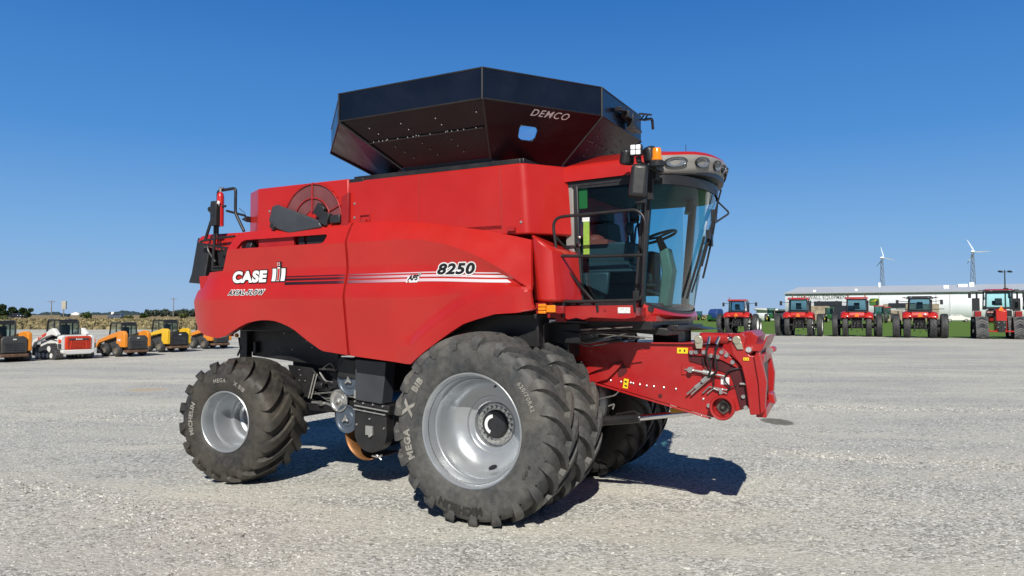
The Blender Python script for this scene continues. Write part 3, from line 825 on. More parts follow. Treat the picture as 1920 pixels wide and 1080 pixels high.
for i in range(n8):
    m = MB()
    if i == 2:      # the panel with the small window
        us = [0, WU[0], WU[1], 1]; vv = [0, WV[0], WV[1], 1]
        for a in range(3):
            for b in range(3):
                if a == 1 and b == 1: continue
                m.faces([slope_pt(i,us[a],vv[b]),slope_pt(i,us[a+1],vv[b]),slope_pt(i,us[a+1],vv[b+1]),slope_pt(i,us[a],vv[b+1])], [(0,1,2,3)], False)
    else:
        m.faces([slope_pt(i,0,0),slope_pt(i,1,0),slope_pt(i,1,1),slope_pt(i,0,1)], [(0,1,2,3)], False)
    o = m.build('sloped_panel', BLKS, CB, 0); s = o.modifiers.new('t', 'SOLIDIFY'); s.thickness = .012
    if i == 2:
        m = MB(); m.faces([slope_pt(i,WU[0],WV[0]),slope_pt(i,WU[1],WV[0]),slope_pt(i,WU[1],WV[1]),slope_pt(i,WU[0],WV[1])], [(0,1,2,3)], False)
        m.build('tank_window', PANE, CB, 0)
        nn = slope_n(2)
        m = MB()
        for (ua, va, su, sv) in ((WU[0],WV[0],1,1),(WU[1],WV[0],-1,1),(WU[1],WV[1],-1,-1),(WU[0],WV[1],1,-1)):
            m.faces([slope_pt(2,ua,va)+nn*.004,slope_pt(2,ua+su*.05,va)+nn*.004,slope_pt(2,ua+su*.018,va+sv*.028)+nn*.004,slope_pt(2,ua,va+sv*.075)+nn*.004], [(0,1,2,3)], False)
        m.build('window_corner', BLKS, o, 0, split=True)
        m = MB(); cs = [slope_pt(i,u,v)+nn*.014 for u, v in ((WU[0],WV[0]),(WU[1],WV[0]),(WU[1],WV[1]),(WU[0],WV[1]))]
        m.tube(fillet([cs[0].lerp(cs[3],.5)]+[cs[3],cs[2],cs[1],cs[0]]+[cs[0].lerp(cs[3],.5)], .06, 4), .005, 6); m.build('window_gasket', INK, CB)
        # builder's lettering, pale and slanted
        g = text_geo('DEMCO', .16, .001, .30, 'LEFT', 1.25, 1.16); W = tw(g)
        e1 = (slope_pt(2,1,.86)-slope_pt(2,0,.86)).normalized(); e2 = (slope_pt(2,.5,1)-slope_pt(2,.5,0)).normalized(); e2 = (e2-e1*e2.dot(e1)).normalized()
        o0 = slope_pt(2,.385,.845)+nn*.016
        k = .48/W
        m = MB(); m.text(g, lambda u, v: o0+e1*(u*k)+e2*(v*k*1.2)); m.build('lettering', [mat('pale_vinyl', (.82,.76,.76), .4, 0, .02)], CB, 0, fix=False)
    # rows of carriage bolts
    m = MB(); nn = slope_n(i); pts = []
    if i in (1, 3):
        for u0 in (.13, .38, .64, .93): pts += [(u0+.02*k, .93-.12*k) for k in range(1, 4)] + [(u0+.06+.03*k, .42-.12*k) for k in range(0, 3)]
        pts += [(x*.048+.06, .56) for x in (0,1,1.7,2.4,4.5,6.3,7.3,8.3,10.3,13,14,15,16,18)]
    for u, v in pts:
        if .03 < u < .97: m.ell(slope_pt(i,u,v)+nn*.014, (.008,.008,.008), 8, 5)
    if pts: m.build('bolt', BOLTM, o, split=True)
    if i in (0,1,2,3):   # stiffening rib at each corner
        m = MB(); m.tube([slope_pt(i,0,0)+nn*.012, slope_pt(i,0,1)+nn*.012], .014, 6); m.build('corner_rib', BLK, o)
        if i == 1: m = MB(); m.tube([slope_pt(i,.02,.545)+nn*.012, slope_pt(i,.98,.545)+nn*.012], .01, 6); m.build('fold_seam', BLK, o)
m = MB(); m.prism([(x*.985,y*.985) for x, y in IB], 'z', 3.70, ZI); m.build('extension_base', BLK, CB)
# folding linkage on the front face of the band
m = MB()
m.box((1.00,.12,4.47),(.12,.34,.10)); m.box((1.02,.20,4.40),(.10,.18,.22)); m.box((1.04,.22,4.31),(.16,.34,.07),top=.7)
m.box((1.0,-.22,4.50),(.09,.28,.06),(.2,0,0))
for dz, dx in ((0,0),(.09,.05)): m.tube([(1.06+dx,.28,4.45+dz),(1.10+dx,.72,4.56+dz*.7)], .018, 6)
m.tube([(1.08,.40,4.47),(1.1,.52,4.58)], .014, 6); m.tube([(1.10,.52,4.49),(1.12,.64,4.61)], .014, 6)
m.tube(fillet([(1.10,.60,4.53),(1.12,.86,4.60),(1.12,.90,4.44)], .05), .024, 6)
for v in m.bm.verts: v.co = Vector((1.0,.12,4.42))+(v.co-Vector((1.0,.2,4.44)))*.82
m.build('fold_linkage', PLA, CB, bevel=.008)
# ------------------------------------------------------------------ cab
def bow(y, x0, dx, hw): return x0+dx*math.sqrt(max(0, 1-(min(abs(y), hw)/hw)**2))
HW = .90
def arcy(n, hw=HW):   # y samples, denser at the ends
    return [-hw*math.cos(PI*i/n) for i in range(n+1)]
def xw(y, z):         # windshield surface
    t = (z-2.1)/1.4
    return bow(y, 1.455+.105*t, .215+.235*t, HW)
YS = arcy(24)
# roof: black underside, red shell, grey light visor
def roofx(y, hw=.97): return bow(y, 1.42, .70, hw)
RY = arcy(30, .97)
RP = [(.60,-.97)]+[(roofx(y), y) for y in RY]+[(.60,.97)]
def insetp(P, k, cx=1.3): return [(cx+(x-cx)*k, y*k) for x, y in P]
m = MB()
rings = [(RP,3.535),(RP,3.595)]
def loft(m, rings):
    vs = []; n = len(rings[0][0])
    for P, z in rings:
        for i, (x, y) in enumerate(P): vs.append((x, y, z(x, y) if callable(z) else z))
    fs = [(r*n+i, r*n+(i+1) % n, (r+1)*n+(i+1) % n, (r+1)*n+i) for r in range(len(rings)-1) for i in range(n)]
    m.faces(vs, fs); return vs, n
RIN = insetp(RP, .965)
def zedge(x, y): return 3.525+.055*smooth01(1.2, 1.75, x)+.045*smooth01(1.7, 2.1, x)
vs, n = loft(m, [(RIN, lambda x, y: zedge(x, y)-.055), (RIN, zedge)])
m.faces([(x, y, zedge(x, y)-.055) for x, y in RIN], [tuple(range(len(RIN)))])
roof_under = m.build('roof_lining', PLA, CB, 30)
m = MB()
zlo = lambda x, y: zedge(x, y)+(.07+.10*smooth01(1.42, 1.62, x) if x > 1.40 else .07*smooth01(.5,.6,x))
ztop = lambda x, y: 3.69+.06*smooth01(1.2, 1.8, x)+.05*smooth01(1.7, 2.1, x)
P1 = insetp(RP, .985); P2 = insetp(RP, .93); P3 = insetp(RP, .6)
zl_side = lambda x, y: zedge(x, y) if x < 1.45 else zedge(x, y)+.135*smooth01(1.45, 1.55, x)
vs, n = loft(m, [(RP, zl_side), (RP, lambda x, y: ztop(x, y)-.03), (P1, ztop), (P2, lambda x, y: ztop(x, y)+.03), (P3, lambda x, y: 3.86), (insetp(RP,.1), lambda x, y: 3.88)])
m.faces([(x, y, 3.88) for x, y in insetp(RP,.1)], [tuple(range(len(RP)))])
m.build('roof', RED, CB, 40)
# visor with lamps
m = MB()
VY = arcy(30, .955)
def visor(u, v):
    y = .945*math.sin((u-.5)*PI*.985)
    x = roofx(y)-.012-.05*(1-v)+.004; z = zedge(x, y)-.035+(.185)*v
    return (x, y, z)
m.grid(visor, 40, 3)
vis = m.build('light_visor', GREYP, CB, 50, fix=False)
vs_ = vis.modifiers.new('t','SOLIDIFY'); vs_.thickness = .02; vs_.offset = 1
def vframe(u, v):
    p = Vector(visor(u, v)); a = Vector(visor(u+.01, v))-Vector(visor(u-.01, v)); b = Vector(visor(u, min(1, v+.1)))-Vector(visor(u, v-.1))
    a.normalize(); b.normalize(); nn = a.cross(b).normalized()
    if nn.x*1 - nn.y*0 < 0 and p.x > 1.5: nn = -nn
    if p.y < -.3 and nn.y > 0: nn = -nn
    return p, a, b, nn
for u, ra, rb in ((.175,.118,.050),(.315,.098,.052),(.425,.082,.052),(.50,.055,.042),(.575,.082,.052),(.685,.098,.052),(.825,.118,.050)):
    p, a, b, nn = vframe(u, .62)
    m = MB()
    prof = [(1.0,.022),(1.08,.024),(1.10,.018)]
    nn_ = 28; vs = []; fs = []
    for (k, h) in ((1.12,.0),(1.10,.030),(1.0,.030),(.96,.012),(.6,.006),(.0,.002)):
        for i in range(nn_):
            t = 2*PI*i/nn_
            vs.append(p+a*(ra*k*math.cos(t))+b*(rb*k*math.sin(t))+nn*(h+.012))
    for r in range(5):
        for i in range(nn_):
            fs.append((r*nn_+i, r*nn_+(i+1) % nn_, (r+1)*nn_+(i+1) % nn_, (r+1)*nn_+i))
    m.faces(vs[:3*nn_], [f for f in fs if max(f) < 3*nn_])
    m.mat(1); m.faces(vs[2*nn_:], [tuple(q-2*nn_ for q in f) for f in fs if min(f) >= 2*nn_])
    m.build('headlight', [PLA, LAMP], vis, 40, fix=True)
# dark lip under the visor and top of the windshield
m = MB()
m.grid(lambda u, v: (xw(YS[round(u*24)], 3.5-.05*v)+.012-.0*v, YS[round(u*24)], 3.53-.10*v), 24, 2)
m.build('windshield_header', PLA, CB, 40, fix=False)
# pillars and frames
def pillar(name, mt, pts, w, d):
    """flat bar following points"""
    m = MB()
    P = [Vector(p) for p in pts]; vs = []; fs = []
    for p in P:
        vs += [p+Vector((-w/2,-d/2,0)), p+Vector((w/2,-d/2,0)), p+Vector((w/2,d/2,0)), p+Vector((-w/2,d/2,0))]
    for i in range(len(P)-1):
        for q in range(4): fs.append((i*4+q, i*4+(q+1) % 4, (i+1)*4+(q+1) % 4, (i+1)*4+q))
    fs += [(3,2,1,0), tuple((len(P)-1)*4+q for q in range(4))]
    m.faces(vs, fs); return m.build(name, mt, CB, bevel=.008)
for s in (-1, 1):
    pillar('rear_pillar', GREYP, [(.70,s*.905,2.16),(.655,s*.905,2.85),(.645,s*.905,3.5)], .095, .05)
    pillar('door_post', PLA, [(.795,s*.915,2.19),(.745,s*.915,2.85),(.725,s*.915,3.48)], .05, .05)
    pillar('front_pillar', PLA, [(1.445,s*.89,2.16),(1.50,s*.90,2.85),(1.56,s*.905,3.52)], .065, .07)
    pillar('door_frame', PLA, [(1.395,s*.915,2.19),(1.45,s*.915,2.85),(1.51,s*.915,3.46)], .03, .04)
m = MB()
for s in (-1, 1): m.box((1.09,s*.905,2.175),(.74,.05,.05)); m.box((1.13,s*.905,3.485),(.90,.05,.07))
m.box((.62,0,2.35),(.05,1.75,.4)); m.box((.62,0,3.45),(.05,1.75,.2)); m.box((.62,.0,2.9),(.05,.9,.8))
m.grid(lambda u, v: (xw(YS[round(u*24)], 2.12)+.012, YS[round(u*24)], (2.19-.115*math.sqrt(max(0,1-(YS[round(u*24)]/HW)**2)))+.03*v), 24, 1)
m.build('cab_frame', PLA, CB, 30, fix=False)
m = MB(); m.box((1.09,0,2.13),(.95,1.76,.05)); m.grid(lambda u, v: (1.4+(xw(YS[round(u*24)],2.1)-.01-1.4)*v, YS[round(u*24)], 2.10), 24, 1); m.build('cab_floor', CABIN, CB, fix=False)
m = MB(); m.grid(lambda u, v: (.66+(xw(YS[1+round(v*22)], 3.43)-.03-.66)*u, YS[1+round(v*22)], 3.43), 4, 22); m.box((.66,0,3.2),(.04,1.7,.5)); m.build('headliner', CABIN, CB, fix=False)
# glass
m = MB()
def wsf(u, v):
    y = YS[round(u*24)]; zb = 2.20-.115*math.sqrt(max(0,1-(y/HW)**2)); z = zb+(3.47-zb)*v
    return (xw(y, z), y, z)
m.grid(wsf, 24, 10); m.build('windshield', CABG, CB, 0, fix=False)
for s in (-1, 1):
    m = MB(); m.grid(lambda u, v: (.80-.07*v+(.60+.06*v+.02)*u, s*.912, 2.20+1.26*v), 2, 2); m.build('door_glass', CABS, CB, 0, fix=False)
# inside: seat, console, column, monitor
m = MB(); m.box((.98,-.05,2.50),(.52,.52,.14)); m.box((.80,-.05,2.86),(.14,.50,.62),(0,-.12,0)); m.box((.76,-.05,3.22),(.10,.28,.18)); m.box((.98,-.05,2.28),(.40,.40,.30))
m.build('seat', SEATF, CB, bevel=.04)
m = MB(); m.box((.90,-.50,2.875),(.22,.44,.05)); m.ell((.80,-.52,2.91),(.10,.16,.07)); m.build('jacket', SEATR, CB)
m = MB(); m.box((.96,-.50,2.72),(.56,.34,.30)); m.box((1.22,-.52,2.74),(.14,.22,.24)); m.box((.98,-.50,2.555),(.62,.36,.04)); m.prism([(.68,2.54),(1.03,2.54),(1.0,2.28),(.72,2.40)], 'y', -.72, -.66)
m.build('right_console', DGREY, CB, bevel=.02)
m = MB(); m.cyl((1.17,-.50,2.84),(1.18,-.50,2.99),.014,.014,8); m.ell((1.185,-.50,3.03),(.045,.035,.075)); m.tube(fillet([(1.28,-.6,2.84),(1.30,-.6,3.05),(1.38,-.6,3.07)],.05),.012,6); m.ell((1.36,-.60,3.05),(.03,.03,.03)); m.box((1.36,-.6,2.95),(.04,.05,.06)); m.build('joystick', PLA, CB)
m = MB(); m.prism([(1.40,2.80),(1.50,2.84),(1.56,2.58),(1.50,2.16),(1.38,2.16),(1.43,2.55)], 'y', -.10, .10); o = m.build('steering_column', TAN, CB, bevel=.02)
m = MB(); m.cyl((1.44,0,2.80),(1.37,0,2.97),.05,.035,12); m.build('column_neck', PLA, CB)
m = MB()
cwh = Vector((1.37,0,2.97)); ax = Vector((-.33,0,1)).normalized(); u_ = ax.cross(Vector((0,1,0))).normalized(); 
m.tube([cwh+Vector((0,1,0))*.21*math.cos(t)+u_*.21*math.sin(t) for t in [2*PI*i/32 for i in range(32)]], .017, 8, True)
for t in (0.3, 2.4, 4.5): m.tube([cwh, cwh+Vector((0,1,0))*.2*math.cos(t)+u_*.2*math.sin(t)], .014, 6)
m.build('steering_wheel', PLA, CB)
m = MB(); m.box((1.36,-.34,2.40),(.13,.16,.03)); m.box((1.30,.1,2.32),(.2,.14,.03),(0,.4,0)); m.build('pedal', PLA, CB, bevel=.006)
m = MB(); m.box((1.30,-.62,3.17),(.05,.24,.18),(0,0,.5)); m.tube([(1.36,-.66,2.9),(1.33,-.64,3.1)],.014,6); m.build('monitor', PLA, CB, bevel=.01)
m = MB(); m.box((.92,.62,2.58),(.5,.3,.55)); m.build('instructor_seat', CABIN, CB, bevel=.03)
# stickers on the door glass, hinges
m = MB(); m.box((.845,-.918,2.905),(.07,.004,.36)); m.build('green_sticker', GREENST, CB)
m = MB(); m.box((.84,-.919,3.105),(.085,.004,.045)); m.build('sticker', STK, CB)
m = MB(); m.box((.80,-.90,3.34),(.10,.003,.22)); m.build('green_sticker', mat('green_film', (.06,.20,.04), .4), CB)
m = MB()
for z in (2.83,2.91): m.ell((.775,-.945,z),(.018,.012,.018),10,6)
m.build('hinge_bolts', ZINC, CB)
m = MB(); m.box((1.425,-.935,2.27),(.10,.05,.10)); m.build('door_handle', PLA, CB, bevel=.012)
# wipers
m = MB()
pts = [(xw(y, z)+.05, y, z) for y, z in ((.20,3.50),(.14,3.25),(.08,2.95),(.02,2.62),(-.08,2.32))]
m.tube(pts, .012, 6); m.tube([(x+.01,y+.02,z) for x,y,z in pts[1:4]], .016, 6)
m.tube([(xw(y, z)+.03, y, z) for y, z in ((-.02,2.95),(-.05,2.7),(-.10,2.45),(-.14,2.25))], .016, 6)
m.box((xw(.15,3.18)+.05,.16,3.20),(.05,.09,.14)); m.box((xw(.05,2.98)+.05,.06,2.98),(.04,.07,.10))
m.build('wiper', PLA, CB)
m = MB()
pts = [(xw(y, z)+.05, y, z) for y, z in ((.66,3.48),(.60,3.25),(.50,2.95),(.42,2.72),(.36,2.5))]
m.tube(pts, .014, 6); m.tube(fillet([(xw(.66,3.45)+.03,.66,3.46),(xw(.5,3.3)+.14,.74,3.30),(xw(.6,3.2)+.06,.60,3.18)],.04),.012,6); m.box((xw(.5,2.95)+.05,.46,2.95),(.04,.07,.14))
m.build('wiper', PLA, CB)
m = MB(); m.box((1.62,.42,3.36),(.06,.22,.16),(0,.2,.4)); m.build('sun_visor_bracket', PLA, CB, bevel=.01)
# red nose under the windshield
m = MB()
def chin(u, v):
    y = YS[round(u*24)]; k = math.sqrt(max(0, 1-(y/HW)**2))
    zt = 2.205-.125*k; zb = 2.0+.02*k
    out = .02+.055*math.sin(PI*min(1, v*1.1))*k - .10*max(0, v-.55)
    z = zt+(zb-zt)*v
    return (xw(y, 2.1)+out-.01, y, z)
m.grid(chin, 24, 8); m.build('nose_panel', RED, CB, 50, fix=False)
m = MB(); m.prism([(1.40,-.93),(1.455,-.93),(1.455,.93),(1.40,.93)], 'z', 2.0, 2.2); m.box((1.20,0,2.03),(.8,1.7,.06)); m.build('nose_backing', RED2, CB)
# ---- walkway and hand rail
m = MB(); m.prism([(.64,2.165),(1.49,2.165),(1.50,2.04),(1.38,2.025),(1.02,2.04),(.94,2.015),(.86,2.035),(.76,2.015),(.64,2.10)], 'y', -1.24, -1.21); m.box((1.08,-1.03,2.10),(.84,.37,.09)); m.build('platform', RED2, CB, bevel=.006)
m = MB(); m.box((1.385,-1.244,2.115),(.13,.004,.06)); m.build('sticker', STK, CB)
m = MB(); m.cyl((1.18,-1.24,2.115),(1.18,-1.245,2.115),.018,.018,10); m.box((.62,-1.25,2.08),(.16,.06,.09)); m.box((.68,-1.22,2.02),(.10,.08,.05)); m.build('platform_bracket', DRED, CB, bevel=.006)
m = MB()
YR = -1.27
m.tube(fillet([(.73,YR,2.05),(.73,YR,2.22),(.655,YR,2.69),(.60,YR,3.10),(1.10,YR,3.115),(1.54,YR,3.125),(1.625,YR,3.02),(1.585,YR,2.24),(1.50,YR,2.215),(.72,YR,2.205)], .13, 7), .0165, 10)
m.tube([(.655,YR,2.69),(1.1,YR,2.67),(1.60,YR,2.665)], .017, 8); m.tube([(1.60,YR,2.665),(1.50,-.95,2.70)], .015, 8)
for x in (.72,1.1,1.5): m.tube([(x,YR,2.22),(x,YR+.03,2.10)], .014, 6)
m.tube([(.66,YR,2.66),(.80,-1.0,2.38),(.95,-.95,2.20)], .016, 6); m.tube([(.62,YR+.02,2.9),(.70,-.98,2.72)], .016, 6)
m.build('hand_rail', BLK, CB, 50)
# amber marker lamp at the fender tip
m = MB(); m.box((.545,-1.42,2.135),(.11,.07,.115)); m.box((.70,-1.36,2.12),(.16,.06,.08)); m.build('marker_lamp_housing', DRED, CB, bevel=.008)
m = MB(); m.box((.575,-1.465,2.165),(.085,.03,.03)); m.box((.575,-1.468,2.13),(.085,.03,.03)); m.box((.575,-1.465,2.095),(.085,.03,.03)); m.box((.665,-1.44,2.13),(.10,.03,.075)); m.build('marker_lamp', AMBER, CB, bevel=.006)
# ---- mirror, work lights, beacon, aerial
m = MB()
for i in range(1): m.box((1.555,-1.27,3.405),(.185,.16,.34),(0,.10,.35),.92)
o = m.build('mirror', PLA, CB); b = o.modifiers.new('b','BEVEL'); b.width = .045; b.segments = 4; b.limit_method = 'ANGLE'
m = MB(); m.tube(fillet([(1.62,-.93,3.56),(1.60,-1.10,3.58),(1.555,-1.25,3.60),(1.555,-1.27,3.52)],.04),.022,8); m.box((1.62,-.98,3.54),(.10,.10,.16)); m.box((1.60,-1.02,3.42),(.06,.06,.34)); m.box((1.57,-1.24,3.215),(.10,.08,.06)); m.tube([(1.555,-1.25,3.60),(1.55,-1.26,3.66)],.03,8)
m.build('mirror_arm', PLA, CB, bevel=.012)
m = MB(); m.box((1.545,-1.30,3.715),(.125,.06,.115),(0,0,.15)); o = m.build('work_light', PLA, CB, bevel=.018)
m = MB()
for dx in (-.026,.026):
    for dz in (-.026,.026): m.box((1.545+dx,-1.334+dx*.15,3.715+dz),(.048,.012,.048),(0,0,.15))
m.build('lens', LEDM, o, bevel=.012)
for dx, rz, lo in ((-.125, -.75, False), (.115, .85, True)):
    m = MB(); m.box((1.545+dx,-1.22,3.675),(.12,.14,.165),(.0,(.25 if dx < 0 else -.2),rz),.88); o = m.build('work_light', PLA, CB); b = o.modifiers.new('b','BEVEL'); b.width = .035; b.segments = 3; b.limit_method = 'ANGLE'
m = MB(); m.lathe([(.055,0),(.055,.03),(.048,.035),(.046,.11),(.038,.128),(0,.132)], (1.735,-1.24,3.60), (0,0,1), 20); o = m.build('beacon', AMBER, CB, 40)
m = MB(); m.lathe([(0,-.06),(.075,-.055),(.078,-.01),(.06,.003),(.058,.004),(0,.004)], (1.735,-1.24,3.60), (0,0,1), 20); m.box((1.69,-1.10,3.555),(.07,.26,.05)); m.build('beacon_base', PLA, CB, 40)
m = MB(); m.tube([(1.70,0,3.86),(1.70,0,4.02)], .004, 5); m.build('aerial', PLA, CB)
# ---- under the cab
m = MB()
m.box((.95,0,1.96),(1.2,1.7,.10)); m.box((.55,-.75,1.87),(.5,.5,.22)); m.box((1.45,-.42,1.90),(.42,.46,.08),(0,.08,0)); m.box((1.62,.1,1.925),(.20,1.1,.07)); m.box((1.45,.25,1.83),(.30,.55,.16))
m.box((.35,-.45,1.78),(.55,.9,.36)); m.box((.15,.3,1.75),(.5,1.2,.30))
m.prism([(1.60,1.95),(1.95,1.905),(1.60,1.88)], 'y', .1, .6)
m.box((1.50,.45,1.80),(.05,.5,.2))
m.tube([(1.62,.40,1.92),(1.62,.40,1.70)],.02,6)
m.build('cab_underframe', BLK, CB, bevel=.01)
m = MB(); m.tube(fillet([(.45,-1.18,1.72),(.45,-1.18,1.98),(.70,-1.2,2.0),(.95,-1.15,1.99)],.05),.014,6); m.tube([(1.05,-.7,1.88),(1.25,-.5,1.90)],.02,6); m.tube([(.9,-.72,1.84),(1.3,-.60,1.87)],.024,6); m.build('hydraulic_hoses', BLK, CB)
m = MB(); m.box((1.22,-.50,1.80),(.095,.06,.11)); m.tube([(1.22,-.49,1.85),(1.19,-.47,1.93)],.012,6); m.tube([(1.23,-.49,1.85),(1.26,-.47,1.93)],.012,6); o = m.build('work_light', PLA, CB, bevel=.01)
m = MB(); m.box((1.22,-.533,1.80),(.075,.01,.09)); m.build('lens', LEDM, o)
m = MB(); m.box((.60,-1.15,2.0),(.14,.1,.03)); m.build('step_plate', ZINC, CB)
# grey inner fender behind the drive wheel
m = MB(); m.grid(lambda u, v: (-.95+1.15*u, -1.28+.7*v, arch(-.95+1.15*u)-.01), 16, 2); m.box((-.2,-1.15,1.93),(.62,.03,.22)); m.build('inner_fender', DGREY, CB, 40, fix=False)
# ------------------------------------------------------------------ feeder house
FY = .60
SIDE = [(.05,1.70),(.70,1.755),(1.98,1.765),(2.20,1.74),(2.30,1.66),(2.40,1.56),(2.48,1.40),(2.48,1.13),(2.33,1.075),(2.11,1.005),(.85,1.31),(.40,1.40),(.05,1.25)]
for s in (-1, 1):
    m = MB(); m.prism(SIDE, 'y', s*FY, s*(FY-.03)); o = m.build('feeder_side', RED2, CB, bevel=.005)
m = MB(); m.grid(lambda u, v: (.05+1.95*u, -FY+2*FY*v, 1.70+.055*min(1, u*3)), 8, 2); m.grid(lambda u, v: (.40+1.75*u, -FY+2*FY*v, 1.41-.40*u), 6, 2); m.build('feeder_floor', RED2, CB, fix=False)
m = MB()
m.prism([(.70,1.75),(1.99,1.762),(1.99,1.775),(.70,1.768)], 'y', -FY-.035, -FY); m.prism([(.60,1.365),(2.10,1.005),(2.10,.99),(.60,1.345)], 'y', -FY-.035, -FY)
m.prism([(.84,1.315),(.86,1.35),(1.06,1.52),(1.14,1.545),(1.12,1.50),(.98,1.36)], 'y', -FY-.05, -FY)
m.build('feeder_flange', RED2, CB, bevel=.003)
m = MB()    # dark keyhole opening and row of slots under the cab
m.prism([(1.09,1.535),(1.13,1.555),(1.155,1.52),(1.19,1.49),(1.19,1.44),(1.14,1.395),(1.09,1.38),(1.08,1.42),(1.095,1.48)], 'y', -FY-.004, -FY)
m.cyl((1.56,-FY-.006,1.20),(1.56,-FY,1.20),.022,.022,14)
m.build('access_hole', mat('hole_shadow_red', (.09,.008,.01), .6), CB)
m = MB()
for x, z in ((.55,1.665),(.60,1.70),(.70,1.70),(.76,1.665),(.78,1.70),(.85,1.665),(.88,1.70),(.92,1.665),(1.28,1.70),(1.30,1.665),(1.37,1.70),(1.39,1.665),(1.46,1.70)):
    m.cyl((x,-FY-.004,z),(x,-FY,z),.017,.017,10)
m.build('slots', RED, CB)
m = MB()   # bolts
for x, z in ((1.0,1.34),(1.12,1.33),(1.23,1.325),(1.26,1.32),(1.335,1.31),(1.41,1.30),(1.49,1.297),(1.60,1.29),(1.73,1.28),(2.02,1.19),(2.20,1.17)): m.ell((x,-FY-.004,z),(.013,.010,.013),8,5)
for x, z in ((1.91,1.675),(1.96,1.68),(2.04,1.68),(2.11,1.645),(2.18,1.635),(2.22,1.685),(2.27,1.655),(2.33,1.585)): m.cyl((x,-FY-.035,z),(x,-FY-.055,z),.027,.021,10)
m.cyl((2.08,-FY,1.13),(2.08,-FY-.03,1.13),.022,.022,8); m.cyl((2.43,-FY-.01,1.24),(2.43,-FY-.04,1.24),.02,.02,8); m.cyl((2.455,-FY-.01,1.13),(2.455,-FY-.04,1.13),.024,.024,8)
m.build('bolt', ZINC, CB, 30, split=True)
m = MB()   # raised reinforcement strap and adjuster slot
m.prism([(1.87,1.70),(1.99,1.71),(2.12,1.70),(2.24,1.70),(2.40,1.56),(2.38,1.52),(2.22,1.60),(2.05,1.64),(1.88,1.645)], 'y', -FY-.035, -FY)
m.prism([(1.79,1.545),(2.0,1.535),(2.12,1.50),(2.12,1.44),(1.79,1.435)], 'y', -FY-.012, -FY)
m.build('strap', RED2, CB, bevel=.006)
m = MB()
m.prism([(1.87,1.64),(2.05,1.632),(2.22,1.592),(2.37,1.515),(2.46,1.49),(2.50,1.38),(2.47,1.12),(2.40,1.11),(2.34,1.36),(2.30,1.46),(2.10,1.53),(1.88,1.585)], 'y', -FY-.016, -FY-.013)
m.build('pivot_plate', mat('dark_maroon_plate', (.07,.006,.009), .55), CB)
m = MB()   # tension rod, spring bolt, hydraulic pipes
m.cyl((1.93,-FY-.04,1.49),(2.03,-FY-.04,1.475),.014,.014,8); m.cyl((2.03,-FY-.04,1.478),(2.14,-FY-.04,1.458),.028,.028,8); m.cyl((2.14,-FY-.04,1.458),(2.26,-FY-.04,1.44),.010,.010,8); m.cyl((1.90,-FY-.015,1.495),(1.90,-FY-.075,1.495),.034,.03,12); m.cyl((1.83,-FY-.02,1.495),(1.93,-FY-.02,1.485),.008,.008,6)
for dx in (0,.045): m.tube([(1.86+dx,-FY-.05,1.24),(1.96+dx,-FY-.05,1.33),(2.06+dx,-FY-.06,1.42)],.010,6)
m.box((1.975,-FY-.05,1.335),(.07,.04,.03),(0,-.7,0)); m.box((2.05,-FY-.06,1.40),(.07,.05,.04),(0,-.7,0))
for dz in (0,.04): m.tube([(2.02+dz*1.2,-FY-.03,1.255),(2.09+dz,-FY-.03,1.325-dz*.4),(2.27,-FY-.03,1.30-dz)],.008,6)
m.box((2.21,-FY-.035,1.285),(.03,.04,.06)); m.cyl((2.40,-FY-.04,1.37),(2.48,-FY-.04,1.372),.012,.012,8)
m.build('hydraulic_pipe', ZINC, CB, 40, split=True)
m = MB()
m.tube(fillet([(2.10,-FY-.08,1.79),(2.07,-FY-.10,1.68),(2.13,-FY-.09,1.52),(2.08,-FY-.06,1.42)],.08),.011,7)
m.tube(fillet([(2.20,-FY-.08,1.79),(2.16,-FY-.12,1.66),(2.20,-FY-.10,1.50),(2.10,-FY-.06,1.42)],.08),.011,7)
m.tube(fillet([(2.30,-FY-.02,1.33),(2.24,-FY-.05,1.40),(2.28,-FY-.05,1.50),(2.40,-FY-.03,1.53)],.08),.008,6)
m.tube(fillet([(2.02,-FY-.03,1.62),(2.03,-FY-.04,1.55),(2.09,-FY-.05,1.50),(2.15,-FY-.05,1.38),(2.12,-FY-.03,1.30)],.05),.007,6)
m.tube(fillet([(2.27,-FY-.03,1.27),(2.29,-FY-.04,1.33),(2.36,-FY-.03,1.35)],.03),.007,6)
m.build('hose', BLK, CB, split=True)
m = MB()   # white placard
m.box((2.245,-FY-.006,1.39),(.085,.004,.075)); m.build('placard', WHITE, CB)
for (x, z, wx, wz, r) in ((1.805,1.69,.115,.06,0),(1.175,1.315,.055,.105,.15),(2.475,1.625,.055,.03,0)):
    m = MB(); yy = -FY-.045 if x < 2.3 else -FY-.098
    m.box((x,yy+(.04 if x < 2.3 else 0),z),(wx,.004,wz),(0,r,0))
    m.mat(1)
    if wx > wz: 
        for k in (-.22,.2): m.box((x+wx*k,yy+(.037 if x < 2.3 else -.003),z),(wx*.12,.003,wz*.4))
    else:
        for k in (-.22,.2): m.box((x,yy+.037,z+wz*k),(wx*.5,.003,wz*.16),(0,.5,0))
    m.build('warning_label', [YEL, INK], CB)
